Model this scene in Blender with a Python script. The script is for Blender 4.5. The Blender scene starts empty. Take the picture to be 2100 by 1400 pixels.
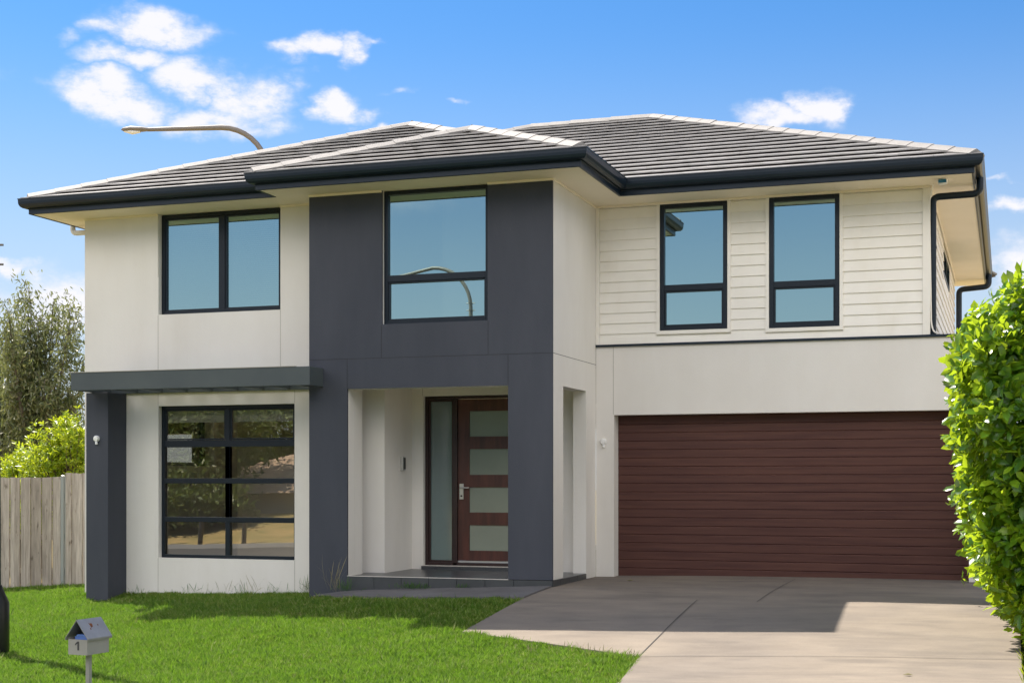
import bpy, bmesh, math, random
import numpy as np
from mathutils import Vector, Matrix
random.seed(4); RNG = np.random.default_rng(11)
C = bpy.context.scene.collection
SC = bpy.context.scene
R = math.radians

# ------------------------------------------------------------------ camera, sky, sun, exposure
F = 2962.4; YAW = R(18.935)
cam = bpy.data.objects.new("camera", bpy.data.cameras.new("camera")); C.objects.link(cam)
cam.location = (0, 0, 0); cam.rotation_euler = (R(90), 0, YAW)
cam.data.sensor_width = 36; cam.data.sensor_fit = 'HORIZONTAL'
cam.data.lens = F / 2100 * 36; cam.data.shift_y = (985.6 - 700) / 2100
cam.data.clip_start = .1; cam.data.clip_end = 3000
SC.camera = cam
SUN = Vector((-.572, .37, 1)).normalized()
sl = bpy.data.lights.new("sun", 'SUN'); so = bpy.data.objects.new("sun", sl); C.objects.link(so)
sl.energy = 4.4; sl.angle = R(.55); sl.color = (1, .915, .80)
so.rotation_euler = (-SUN).to_track_quat('-Z', 'Y').to_euler(); so.location = (-20, 20, 30)
SC.view_settings.view_transform = 'Standard'; SC.view_settings.look = 'None'
SC.view_settings.gamma = 1; SC.view_settings.exposure = 1.16

def nd(nt, t, **kw):
    n = nt.nodes.new(t)
    for k, v in kw.items():
        if k == 'inp':
            for a, b in v.items(): n.inputs[a].default_value = b
        else: setattr(n, k, v)
    return n

W = bpy.data.worlds.new("World"); SC.world = W; W.use_nodes = True
nt = W.node_tree; nt.nodes.clear(); L = nt.links.new
out = nd(nt, 'ShaderNodeOutputWorld'); bg = nd(nt, 'ShaderNodeBackground', inp={'Strength': .15})
sky = nd(nt, 'ShaderNodeTexSky', sky_type='NISHITA'); sky.sun_disc = False
sky.sun_elevation = math.asin(SUN.z); sky.sun_rotation = math.atan2(SUN.x, SUN.y)
sky.air_density = 1.1; sky.dust_density = .6; sky.ozone_density = 3
tint = nd(nt, 'ShaderNodeMix', data_type='RGBA', blend_type='MULTIPLY')
tint.inputs[0].default_value = 1; tint.inputs[7].default_value = (.150, .296, .43, 1)
L(sky.outputs[0], tint.inputs[6])
tc = nd(nt, 'ShaderNodeTexCoord'); sx = nd(nt, 'ShaderNodeSeparateXYZ'); L(tc.outputs['Generated'], sx.inputs[0])
az = nd(nt, 'ShaderNodeMath', operation='ARCTAN2'); L(sx.outputs[0], az.inputs[0]); L(sx.outputs[1], az.inputs[1])
el = nd(nt, 'ShaderNodeMath', operation='ARCSINE'); L(sx.outputs[2], el.inputs[0])
ae = nd(nt, 'ShaderNodeCombineXYZ'); L(az.outputs[0], ae.inputs[0]); L(el.outputs[0], ae.inputs[1])
def noise(scale, detail, rough, src, stretch=None):
    n = nd(nt, 'ShaderNodeTexNoise', inp={'Scale': scale, 'Detail': detail, 'Roughness': rough})
    if stretch:
        m = nd(nt, 'ShaderNodeVectorMath', operation='MULTIPLY'); m.inputs[1].default_value = stretch
        L(src.outputs[0], m.inputs[0]); src = m
    L(src.outputs[0], n.inputs['Vector']); return n
n1 = noise(16, 5, .55, ae, (1, 1.5, 1))
sb = nd(nt, 'ShaderNodeVectorMath', operation='SUBTRACT'); sb.inputs[1].default_value = (.5, .5, .5); L(n1.outputs['Color'], sb.inputs[0])
sc_ = nd(nt, 'ShaderNodeVectorMath', operation='MULTIPLY'); sc_.inputs[1].default_value = (.11, .05, 0); L(sb.outputs[0], sc_.inputs[0])
aw = nd(nt, 'ShaderNodeVectorMath', operation='ADD'); L(ae.outputs[0], aw.inputs[0]); L(sc_.outputs[0], aw.inputs[1])
def pix2ae(u, v):
    k = (u - 1050) / F; w = -(v - 985.6) / F
    x = -math.sin(YAW) + k * math.cos(YAW); y = math.cos(YAW) + k * math.sin(YAW)
    return math.atan2(x, y), math.asin(w / math.sqrt(x * x + y * y + w * w))
# clouds of the afternoon sky: azimuth / elevation of each puff, size, density
CL = [(330, 72, 130, 42, 1), (215, 70, 60, 22, .55), (120, 78, 45, 22, .4), (270, 130, 130, 24, .75), (220, 195, 130, 42, 1), (430, 160, 110, 44, .85),
      (520, 200, 90, 52, .75), (450, 242, 150, 36, .8), (560, 268, 70, 26, .5), (640, 104, 90, 26, .8), (725, 110, 60, 32, .95), (765, 92, 50, 12, .5), (690, 222, 62, 34, 1),
      (750, 272, 50, 14, .8), (590, 160, 50, 24, .4), (968, 208, 26, 7, .4), (800, 182, 40, 9, .3), (1690, 222, 62, 38, 1), (1610, 248, 110, 24, .8), (2060, 437, 80, 18, .9), (2070, 376, 40, 6, .4),
      (2110, 560, 90, 60, .8), (40, 545, 90, 12, .7), (130, 600, 130, 50, .8), (60, 640, 140, 60, .7), (-260, 140, 200, 60, .8), (2500, 240, 240, 50, .9), (2800, 520, 260, 40, .8)]
CL2 = [(-1.9, .34, .25, .05, .8), (-2.5, .22, .35, .05, .9), (3.0, .30, .3, .05, .8), (-2.75, .55, .4, .09, .5), (1.7, .4, .3, .06, .8), (2.3, .25, .3, .05, .8)]
blobs = []
for u, v, ru, rv, dn in CL:
    a, e = pix2ae(u, v); blobs.append((a, e, ru / F * 1.04, rv / F * 1.06, dn))
blobs += CL2
acc = None
for a, e, ra, re, dn in blobs:
    s = nd(nt, 'ShaderNodeVectorMath', operation='SUBTRACT'); s.inputs[1].default_value = (a, e, 0); L(aw.outputs[0], s.inputs[0])
    m = nd(nt, 'ShaderNodeVectorMath', operation='MULTIPLY'); m.inputs[1].default_value = (1 / ra, 1 / re, 0); L(s.outputs[0], m.inputs[0])
    l = nd(nt, 'ShaderNodeVectorMath', operation='LENGTH'); L(m.outputs[0], l.inputs[0])
    mr = nd(nt, 'ShaderNodeMapRange', interpolation_type='SMOOTHSTEP', inp={'From Min': 1.25, 'From Max': .1, 'To Min': 0, 'To Max': dn * 1.25}); L(l.outputs['Value'], mr.inputs['Value'])
    if acc is None: acc = mr
    else:
        mx = nd(nt, 'ShaderNodeMath', operation='MAXIMUM'); L(acc.outputs[0], mx.inputs[0]); L(mr.outputs[0], mx.inputs[1]); acc = mx
n2 = noise(36, 8, .68, ae, (1, 1.8, 1))
nm = nd(nt, 'ShaderNodeMapRange', inp={'From Min': .3, 'From Max': .62, 'To Min': .35, 'To Max': 1.2}); L(n2.outputs['Fac'], nm.inputs['Value'])
cd = nd(nt, 'ShaderNodeMath', operation='MULTIPLY', use_clamp=True); L(acc.outputs[0], cd.inputs[0]); L(nm.outputs[0], cd.inputs[1])
cd2 = nd(nt, 'ShaderNodeMapRange', interpolation_type='SMOOTHSTEP', inp={'From Min': .0, 'From Max': 1.0, 'To Min': 0, 'To Max': .95}); L(cd.outputs[0], cd2.inputs['Value'])
hz0 = nd(nt, 'ShaderNodeMapRange', interpolation_type='SMOOTHSTEP', inp={'From Min': .33, 'From Max': .0, 'To Max': .95}); L(el.outputs[0], hz0.inputs['Value'])
hzm = nd(nt, 'ShaderNodeMix', data_type='RGBA'); L(hz0.outputs[0], hzm.inputs[0]); L(tint.outputs[2], hzm.inputs[6]); hzm.inputs[7].default_value = (2.25, 2.42, 2.62, 1)
cm = nd(nt, 'ShaderNodeMix', data_type='RGBA'); L(cd2.outputs[0], cm.inputs[0]); L(hzm.outputs[2], cm.inputs[6]); cm.inputs[7].default_value = (3.0, 2.95, 3.1, 1)
# bright cloud bank added behind the camera, out of view, to light the facade
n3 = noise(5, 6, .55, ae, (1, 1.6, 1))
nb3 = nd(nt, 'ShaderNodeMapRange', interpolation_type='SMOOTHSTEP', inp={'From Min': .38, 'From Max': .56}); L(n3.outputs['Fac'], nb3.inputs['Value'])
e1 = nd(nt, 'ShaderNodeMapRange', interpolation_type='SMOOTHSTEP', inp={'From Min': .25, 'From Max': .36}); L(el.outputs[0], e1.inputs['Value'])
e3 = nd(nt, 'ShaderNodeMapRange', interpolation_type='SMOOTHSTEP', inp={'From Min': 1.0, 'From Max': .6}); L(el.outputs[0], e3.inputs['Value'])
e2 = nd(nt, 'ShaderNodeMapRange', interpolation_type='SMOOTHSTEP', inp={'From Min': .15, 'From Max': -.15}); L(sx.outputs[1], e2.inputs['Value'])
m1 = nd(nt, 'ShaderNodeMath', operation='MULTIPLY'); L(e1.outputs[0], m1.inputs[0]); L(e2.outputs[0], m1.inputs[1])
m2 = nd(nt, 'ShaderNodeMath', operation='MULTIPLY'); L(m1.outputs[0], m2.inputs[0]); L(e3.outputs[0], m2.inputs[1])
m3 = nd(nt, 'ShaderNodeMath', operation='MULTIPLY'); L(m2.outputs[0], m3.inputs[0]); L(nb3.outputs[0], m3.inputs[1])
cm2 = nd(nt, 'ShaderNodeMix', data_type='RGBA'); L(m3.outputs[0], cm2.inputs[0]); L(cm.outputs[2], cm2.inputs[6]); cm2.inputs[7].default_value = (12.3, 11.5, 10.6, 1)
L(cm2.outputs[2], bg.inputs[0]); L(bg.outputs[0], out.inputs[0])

# ------------------------------------------------------------------ materials
def mat(name, col, rough=.6, spec=.5, col2=None, nscale=6, stretch=None, bump=0, bscale=60, metal=0, var=0, streak=0, coat=0, bdetail=4, lo=.35, hi=.65):
    m = bpy.data.materials.new(name); m.use_nodes = True; t = m.node_tree; p = t.nodes['Principled BSDF']
    p.inputs['Roughness'].default_value = rough; p.inputs['Specular IOR Level'].default_value = spec; p.inputs['Metallic'].default_value = metal
    p.inputs['Coat Weight'].default_value = coat
    p.inputs['Base Color'].default_value = (*col, 1)
    tc = nd(t, 'ShaderNodeTexCoord'); src = tc.outputs['Object']
    if stretch:
        mp = nd(t, 'ShaderNodeMapping'); mp.inputs['Scale'].default_value = stretch; t.links.new(src, mp.inputs[0]); src = mp.outputs[0]
    if col2:
        n = nd(t, 'ShaderNodeTexNoise', inp={'Scale': nscale, 'Detail': 7, 'Roughness': .6}); t.links.new(src, n.inputs['Vector'])
        mr = nd(t, 'ShaderNodeMapRange', inp={'From Min': lo, 'From Max': hi}); t.links.new(n.outputs['Fac'], mr.inputs['Value'])
        mx = nd(t, 'ShaderNodeMix', data_type='RGBA'); mx.inputs[6].default_value = (*col, 1); mx.inputs[7].default_value = (*col2, 1)
        t.links.new(mr.outputs[0], mx.inputs[0]); t.links.new(mx.outputs[2], p.inputs['Base Color'])
    if bump:
        b = nd(t, 'ShaderNodeTexNoise', inp={'Scale': bscale, 'Detail': bdetail, 'Roughness': .6}); t.links.new(src, b.inputs['Vector'])
        bp = nd(t, 'ShaderNodeBump', inp={'Strength': bump, 'Distance': .01}); t.links.new(b.outputs['Fac'], bp.inputs['Height']); t.links.new(bp.outputs[0], p.inputs['Normal'])
    return m

def leafmat(name, cols, rough=.35, spec=.5, trans=.35, tcol=(.25, .42, .03), patch=0):
    m = bpy.data.materials.new(name); m.use_nodes = True; t = m.node_tree; p = t.nodes['Principled BSDF']; o = t.nodes['Material Output']
    g = nd(t, 'ShaderNodeNewGeometry'); r = nd(t, 'ShaderNodeValToRGB'); t.links.new(g.outputs['Random Per Island'], r.inputs[0])
    e = r.color_ramp.elements
    while len(e) < len(cols): e.new(.5)
    for i, c in enumerate(cols): e[i].position = i / (len(cols) - 1); e[i].color = (*c, 1)
    cs = r.outputs[0]
    t.links.new(cs, p.inputs['Base Color']); p.inputs['Roughness'].default_value = rough; p.inputs['Specular IOR Level'].default_value = spec
    tr = nd(t, 'ShaderNodeBsdfTranslucent'); tr.inputs[0].default_value = (*tcol, 1)
    mx = nd(t, 'ShaderNodeMixShader'); mx.inputs[0].default_value = trans
    t.links.new(p.outputs[0], mx.inputs[1]); t.links.new(tr.outputs[0], mx.inputs[2]); t.links.new(mx.outputs[0], o.inputs[0])
    return m

def glassmat(name, refl, tcol, rough=0.0, gcol=(1, 1, 1)):
    m = bpy.data.materials.new(name); m.use_nodes = True; t = m.node_tree; t.nodes.remove(t.nodes['Principled BSDF']); o = t.nodes['Material Output']
    a = nd(t, 'ShaderNodeBsdfTransparent'); a.inputs[0].default_value = (*tcol, 1)
    b = nd(t, 'ShaderNodeBsdfGlossy'); b.inputs['Roughness'].default_value = rough; b.inputs[0].default_value = (*gcol, 1)
    lw = nd(t, 'ShaderNodeLayerWeight', inp={'Blend': .3}); mr = nd(t, 'ShaderNodeMapRange', inp={'To Min': refl, 'To Max': 1}); t.links.new(lw.outputs['Fresnel'], mr.inputs['Value'])
    tcn = nd(t, 'ShaderNodeTexCoord'); bn = nd(t, 'ShaderNodeTexNoise', inp={'Scale': .9, 'Detail': 1}); t.links.new(tcn.outputs['Object'], bn.inputs['Vector'])
    bp = nd(t, 'ShaderNodeBump', inp={'Strength': .25, 'Distance': .004}); t.links.new(bn.outputs['Fac'], bp.inputs['Height']); t.links.new(bp.outputs[0], b.inputs['Normal'])
    mx = nd(t, 'ShaderNodeMixShader'); t.links.new(mr.outputs[0], mx.inputs[0]); t.links.new(a.outputs[0], mx.inputs[1]); t.links.new(b.outputs[0], mx.inputs[2]); t.links.new(mx.outputs[0], o.inputs[0])
    return m

M = dict(
    cream=mat('cream_render', (.775, .755, .72), .85, .2, (.735, .71, .67), 1.1, (1, 1, .35), bump=.25, bscale=90),
    dark=mat('charcoal_render', (.060, .066, .084), .75, .25, (.050, .056, .073), .8, (1, 1, .4), bump=.25, bscale=90),
    white=mat('white_cladding', (.86, .835, .78), .55, .4, (.82, .79, .73), 1.5, bump=.06, bscale=40),
    soffit=mat('soffit_paint', (.88, .80, .66), .6, .3, (.84, .76, .62), 1.2),
    navy=mat('navy_steel', (.007, .015, .026), .35, .35, (.010, .019, .032), 3, (.3, 1, 1)),
    pergola=mat('pergola_paint', (.075, .092, .095), .5, .4, (.06, .075, .082), 1.2),
    frame=mat('window_aluminium', (.007, .013, .022), .35, .35),
    joint=mat('joint_sealant', (.40, .38, .34), .8), cjoint=mat('saw_cut', (.06, .058, .055), .9), djoint=mat('joint_dark', (.025, .026, .032), .8),
    tile=mat('roof_tile', (.35, .335, .32), .5, .5, (.27, .26, .25), 2.2, (.6, 1, 1), bump=.5, bscale=35),
    cap=mat('ridge_tile', (.25, .24, .23), .7, .3, (.22, .21, .20), 5, bump=.5, bscale=45),
    mortar=mat('mortar', (.10, .085, .07), .9),
    garage=mat('garage_timber_finish', (.105, .045, .035), .55, .3, (.072, .029, .025), 1.4, (.7, 1, 16), bump=.15, bscale=20),
    door=mat('door_stain', (.095, .030, .022), .38, .5, (.055, .019, .016), 3, (4, 1, .6)),
    door_frame=mat('door_frame_stain', (.030, .012, .012), .4, .5, (.02, .010, .010), 3, (4, 1, .6)),
    metal=mat('brushed_metal', (.62, .62, .62), .3, .5, metal=.9), white_plastic=mat('white_plastic', (.82, .82, .80), .35),
    blue=mat('blue_lens', (.02, .16, .30), .15),
    conc=mat('concrete', (.255, .218, .176), .85, .2, (.188, .160, .132), 1.3, (1, 2.4, 1), bump=.35, bscale=30, lo=.25, hi=.75),
    slab=mat('slab_concrete', (.15, .145, .145), .8, .3, (.11, .105, .105), 2, bump=.3),
    ctile=mat('porch_tile', (.062, .068, .075), .3, .5, (.05, .055, .062), 3), grout=mat('grout', (.5, .48, .44), .8),
    room=mat('room_paint', (.76, .69, .57), .8), floor=mat('room_floor', (.16, .11, .07), .4), ceil=mat('room_ceiling', (.6, .58, .55), .8),
    blind=mat('blind', (.5, .5, .48), .8),
    wood=mat('weathered_paling', (.56, .50, .43), .85, .2, (.34, .30, .26), 3.2, (7, 7, .7), bump=.5, bscale=18),
    gate=mat('gate_post', (.27, .29, .28), .4), pole=mat('pole_grey', (.20, .175, .15), .45, .5), black=mat('black_enamel', (.012, .012, .013), .35, .5),
    lampglass=mat('lamp_diffuser', (.8, .8, .78), .2), bark=mat('bark', (.16, .13, .10), .9, .2, (.09, .075, .06), 8, (3, 3, .6), bump=.5, bscale=15),
    boxsteel=mat('mailbox_steel', (.36, .35, .34), .42, .5, (.31, .30, .30), 5, metal=.25), lidsteel=mat('mailbox_lid_steel', (.30, .30, .30), .35, .6, (.24, .24, .24), 6, metal=.35),
    rust=mat('rust', (.16, .055, .02), .8, .2, (.09, .03, .015), 60), digit=mat('digit_grey', (.05, .05, .055), .5), paper=mat('paper_blue', (.10, .20, .55), .6),
    soil=mat('lawn_soil', (.035, .085, .012), .95, .1, (.05, .07, .02), 4), asphalt=mat('asphalt', (.07, .07, .072), .85, .3, (.05, .05, .052), 3, bump=.4, bscale=120),
    drygrass=mat('dry_grass', (.36, .26, .12), .95, .1, (.22, .19, .08), .8), kerb=mat('kerb_concrete', (.42, .40, .37), .8),
    roof2=mat('terracotta_roof', (.40, .30, .22), .7, .3, (.33, .22, .15), 5), wall2=mat('far_wall', (.5, .45, .38), .8),
    glass=glassmat('window_glass', .56, (.42, .50, .50), 0, (.66, .90, .88)),
    glass2=glassmat('living_glass', .30, (.95, .93, .88), 0, (1, .97, .88)),
    grass=leafmat('grass_blade', [(.020, .058, .006), (.065, .135, .014), (.12, .22, .025), (.19, .29, .05), (.38, .40, .18)], .55, .2, .35, (.22, .42, .03)),
    hedge=leafmat('hedge_leaf', [(.018, .065, .008), (.036, .12, .012), (.075, .20, .015), (.22, .36, .02)], .28, .5, .4, (.55, .72, .03)),
    gum=leafmat('gum_leaf', [(.055, .085, .028), (.095, .125, .045), (.14, .155, .07), (.22, .21, .12)], .4, .5, .3, (.30, .33, .10)),
    bush=leafmat('bush_leaf', [(.06, .14, .01), (.13, .25, .012), (.26, .36, .02), (.42, .46, .03)], .35, .45, .4, (.58, .66, .03)),
    farleaf=leafmat('far_leaf', [(.045, .075, .018), (.09, .13, .03), (.16, .19, .06)], .45, .4, .25, (.16, .22, .04)),
    weed=leafmat('weed_leaf', [(.03, .075, .015), (.05, .12, .02)], .5, .3, .3, (.12, .3, .03)),
    straw=leafmat('dry_stem', [(.22, .20, .12), (.30, .26, .15)], .7, .2, .2, (.3, .3, .15)),
)
def tweak(m, fn):
    t = m.node_tree; p = t.nodes['Principled BSDF']; l = p.inputs['Base Color'].links[0]; src = l.from_socket; t.links.remove(l); t.links.new(fn(t, src), p.inputs['Base Color'])
def mulnoise(scale, lo, hi, a, b, stretch=(1, 1, 1), detail=5, col=None):
    def f(t, src):
        tc = nd(t, 'ShaderNodeTexCoord'); mp = nd(t, 'ShaderNodeMapping'); mp.inputs['Scale'].default_value = stretch; t.links.new(tc.outputs['Object'], mp.inputs[0])
        n = nd(t, 'ShaderNodeTexNoise', inp={'Scale': scale, 'Detail': detail, 'Roughness': .6}); t.links.new(mp.outputs[0], n.inputs['Vector'])
        mr = nd(t, 'ShaderNodeMapRange', inp={'From Min': lo, 'From Max': hi}); t.links.new(n.outputs['Fac'], mr.inputs['Value'])
        c = nd(t, 'ShaderNodeMix', data_type='RGBA'); c.inputs[6].default_value = (*a, 1); c.inputs[7].default_value = (*b, 1); t.links.new(mr.outputs[0], c.inputs[0])
        x = nd(t, 'ShaderNodeMix', data_type='RGBA', blend_type='MULTIPLY'); x.inputs[0].default_value = 1; t.links.new(src, x.inputs[6]); t.links.new(c.outputs[2], x.inputs[7]); return x.outputs[2]
    return f
tweak(M['grass'], mulnoise(1.5, .34, .66, (.58, .72, .55), (1.08, 1.0, 1.1)))
tweak(M['grass'], mulnoise(9, .42, .68, (.92, .98, .95), (1.42, 1.0, 1.25)))
tweak(M['conc'], mulnoise(1.6, .5, .72, (1, 1, 1), (.74, .75, .78), (.5, 1.6, 1), 8))
tweak(M['conc'], mulnoise(45, .55, .75, (1, 1, 1), (.86, .85, .84)))
tweak(M['conc'], mulnoise(.55, .45, .62, (1, 1, 1), (.88, .89, .92)))
tweak(M['cream'], mulnoise(1.6, .5, .8, (1, 1, 1), (.95, .945, .93), (1.4, 1.4, .22), 7))
tweak(M['cream'], mulnoise(.7, .4, .7, (1, 1, 1), (.96, .955, .95)))
tweak(M['dark'], mulnoise(2.5, .4, .75, (1, 1, 1), (1.12, 1.11, 1.1), (1.4, 1.4, .3), 6))
tweak(M['white'], mulnoise(2.2, .5, .75, (1, 1, 1), (.94, .93, .90), (1.2, 1, .5), 6))
tweak(M['tile'], mulnoise(3.4, .3, .7, (.90, .90, .90), (1.07, 1.07, 1.07), (1, 1, 1), 2))
def islandvar(t, src):
    g = nd(t, 'ShaderNodeNewGeometry'); r = nd(t, 'ShaderNodeValToRGB'); t.links.new(g.outputs['Random Per Island'], r.inputs[0]); e = r.color_ramp.elements; e[0].color = (.68, .66, .64, 1); e[1].color = (1.0, 1.0, 1.0, 1)
    x = nd(t, 'ShaderNodeMix', data_type='RGBA', blend_type='MULTIPLY'); x.inputs[0].default_value = 1; t.links.new(src, x.inputs[6]); t.links.new(r.outputs[0], x.inputs[7]); return x.outputs[2]
tweak(M['wood'], islandvar)
tweak(M['wood'], mulnoise(2.4, .62, .72, (1, 1, 1), (.42, .38, .34), (4, 1, 1.6), 3))
tweak(M['hedge'], mulnoise(2.6, .38, .64, (.62, .72, .6), (1.2, 1.1, 1.0)))
# frosted door glass: rough reflection over a dull teal body
fm = mat('frosted_glass', (.10, .165, .165), .12, .9, (.085, .135, .15), .9); fm.node_tree.nodes['Principled BSDF'].inputs['IOR'].default_value = 1.75
M['frost'] = fm
fm2 = mat('door_glass', (.20, .25, .23), .16, .8, (.17, .215, .20), .9); fm2.node_tree.nodes['Principled BSDF'].inputs['IOR'].default_value = 1.7
M['dglass'] = fm2

# ------------------------------------------------------------------ mesh helpers
class MB:
    def __init__(s): s.v = []; s.f = []
    def add(s, vs, fs):
        o = len(s.v); s.v += [tuple(p) for p in vs]; s.f += [tuple(i + o for i in f) for f in fs]; return s
    def box(s, x0, x1, y0, y1, z0, z1):
        v = [(x, y, z) for x in (x0, x1) for y in (y0, y1) for z in (z0, z1)]
        return s.add(v, [(0, 1, 3, 2), (4, 6, 7, 5), (0, 4, 5, 1), (2, 3, 7, 6), (0, 2, 6, 4), (1, 5, 7, 3)])
    def prism(s, prof, axis, a, b):      # profile in the two other axes, extruded along axis
        n = len(prof)
        def P(t, p):
            return (t, p[0], p[1]) if axis == 'x' else (p[0], t, p[1]) if axis == 'y' else (p[0], p[1], t)
        vs = [P(a, p) for p in prof] + [P(b, p) for p in prof]
        fs = [tuple(range(n)), tuple(range(2 * n - 1, n - 1, -1))] + [(i, (i + 1) % n, n + (i + 1) % n, n + i) for i in range(n)]
        return s.add(vs, fs)
    def tube(s, pts, r, n=10, cap=True):
        pts = [Vector(p) for p in pts]; rs = r if isinstance(r, (list, tuple)) else [r] * len(pts)
        rings = []; prev = None
        for i, p in enumerate(pts):
            d = (pts[min(i + 1, len(pts) - 1)] - pts[max(i - 1, 0)]).normalized()
            up = prev if prev is not None else (Vector((0, 0, 1)) if abs(d.z) < .9 else Vector((1, 0, 0)))
            a = d.cross(up).normalized(); b = a.cross(d).normalized(); prev = b
            rings.append([p + (a * math.cos(2 * math.pi * k / n) + b * math.sin(2 * math.pi * k / n)) * rs[i] for k in range(n)])
        vs = [q for rg in rings for q in rg]; fs = []
        for i in range(len(pts) - 1):
            for k in range(n):
                fs.append((i * n + k, i * n + (k + 1) % n, (i + 1) * n + (k + 1) % n, (i + 1) * n + k))
        if cap: fs += [tuple(range(n))[::-1], tuple(range((len(pts) - 1) * n, len(pts) * n))]
        return s.add(vs, fs)
    def lathe(s, prof, c, axis=Vector((0, 0, 1)), n=20):
        axis = Vector(axis).normalized(); t = Vector((1, 0, 0)) if abs(axis.x) < .9 else Vector((0, 1, 0)); a = axis.cross(t).normalized(); b = axis.cross(a); c = Vector(c)
        vs = [c + axis * h + (a * math.cos(2 * math.pi * k / n) + b * math.sin(2 * math.pi * k / n)) * r for r, h in prof for k in range(n)]
        fs = [(i * n + k, i * n + (k + 1) % n, (i + 1) * n + (k + 1) % n, (i + 1) * n + k) for i in range(len(prof) - 1) for k in range(n)]
        fs += [tuple(range(n))[::-1], tuple(range((len(prof) - 1) * n, len(prof) * n))]
        return s.add(vs, fs)
    def xf(s, mtx): s.v = [tuple(mtx @ Vector(p)) for p in s.v]; return s
    def build(s, name, m, parent=None, smooth=False, origin=None, bevel=0):
        me = bpy.data.meshes.new(name)
        vs = s.v
        if origin is not None: o3 = Vector(origin); vs = [tuple(Vector(p) - o3) for p in vs]
        me.from_pydata(vs, [], s.f); bm = bmesh.new(); bm.from_mesh(me); bmesh.ops.recalc_face_normals(bm, faces=bm.faces); bm.to_mesh(me); bm.free()
        o = bpy.data.objects.new(name, me); C.objects.link(o); me.materials.append(m)
        if origin is not None: o.location = origin
        if parent: o.parent = parent
        if smooth:
            for p in me.polygons: p.use_smooth = True
            try: me.set_sharp_from_angle(angle=R(40))
            except Exception: pass
        if bevel:
            b = o.modifiers.new('bevel', 'BEVEL'); b.width = bevel; b.segments = 2; b.limit_method = 'ANGLE'
        return o

def arr_mesh(name, V, Fc, m, parent=None):
    me = bpy.data.meshes.new(name); V = np.asarray(V, dtype=np.float32); Fc = np.asarray(Fc, dtype=np.int32); k = Fc.shape[1]
    me.vertices.add(len(V)); me.vertices.foreach_set('co', V.ravel()); me.loops.add(Fc.size); me.loops.foreach_set('vertex_index', Fc.ravel())
    me.polygons.add(len(Fc)); me.polygons.foreach_set('loop_start', np.arange(0, Fc.size, k, dtype=np.int32)); me.polygons.foreach_set('loop_total', np.full(len(Fc), k, dtype=np.int32))
    me.update(calc_edges=True); me.validate(); me.materials.append(m)
    o = bpy.data.objects.new(name, me); C.objects.link(o)
    if parent: o.parent = parent
    return o
def tag(o, label=None, cat=None, group=None, kind=None):
    if label: o['label'] = label
    if cat: o['category'] = cat
    if group: o['group'] = group
    if kind: o['kind'] = kind
    return o
def empty(name, loc=(0, 0, 0)):
    o = bpy.data.objects.new(name, None); C.objects.link(o); o.location = loc; o.empty_display_size = .3; return o

# ------------------------------------------------------------------ the lie of the land
GP = np.array([(-5.3, 20.2, -1.378), (-.48, 20.2, -1.345), (-5.6, 17.91, -1.385), (-.5, 17.9, -1.37), (-5.65, 16.95, -1.455), (-1.5, 17.1, -1.41), (-5.65, 14.97, -1.68), (-1.66, 15.1, -1.56),
               (-3.45, 13.6, -1.76), (0, 13.5, -1.68), (.5, 16, -1.48), (-3.2, 12.2, -1.83), (-8.5, 16.95, -1.50), (-9.5, 18.4, -1.625), (-11.8, 18.4, -1.645), (-12.5, 18.0, -1.755), (-13.3, 18.6, -1.67),
               (-13.9, 19.6, -1.66), (-15.5, 19.6, -1.77), (-8, 15.5, -1.66), (-10.4, 15.5, -1.76), (-10.8, 13.5, -1.96), (-13, 14, -1.97), (-5, 11, -1.87), (0, 9, -1.82), (-8, 8, -1.92), (-17, 17, -1.93), (-20, 22, -2.0),
               (-16, 10, -2.0), (5, 14, -1.5), (5, 22, -1.3), (-8, 24, -1.4), (0, 4, -1.85), (-10, 4, -1.98), (-20, 4, -2.15)])
def _fit():
    P = GP[:, :2]; D = np.linalg.norm(P[:, None] - P[None], axis=2); n = len(P)
    A = np.zeros((n + 3, n + 3)); A[:n, :n] = -D + np.eye(n) * .15; A[:n, n] = 1; A[:n, n + 1:] = P; A[n, :n] = 1; A[n + 1:, :n] = P.T
    return np.linalg.solve(A, np.concatenate([GP[:, 2], [0, 0, 0]]))
GW = _fit()
def gz(x, y):
    x = np.asarray(x, float); y = np.asarray(y, float)
    xc = np.clip(x, -22, 6); yc = np.clip(y, 3, 26)
    z = GW[-3] + GW[-2] * xc + GW[-1] * yc
    for i in range(len(GP)): z = z - GW[i] * np.hypot(xc - GP[i, 0], yc - GP[i, 1])
    far = np.clip((-9 - y) / 8, 0, 1)                      # the bank across the road rises again
    far = far * far * (3 - 2 * far)
    z = z - np.clip((x + 22) * -.03, 0, 1.2) + far * (1.1 + .04 * np.clip(-17 - y, 0, 60))
    return z
def gf(x, y): return float(gz(x, y))
def hit(u, v):                                             # point of the ground under a line of sight (layout only)
    k = (u - 1050) / F; w = -(v - 985.6) / F
    d = np.array([-math.sin(YAW) + k * math.cos(YAW), math.cos(YAW) + k * math.sin(YAW), w]); t = 12.
    for _ in range(60): t = .5 * t + .5 * gf(d[0] * t, d[1] * t) / d[2]
    return d[0] * t, d[1] * t

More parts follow.
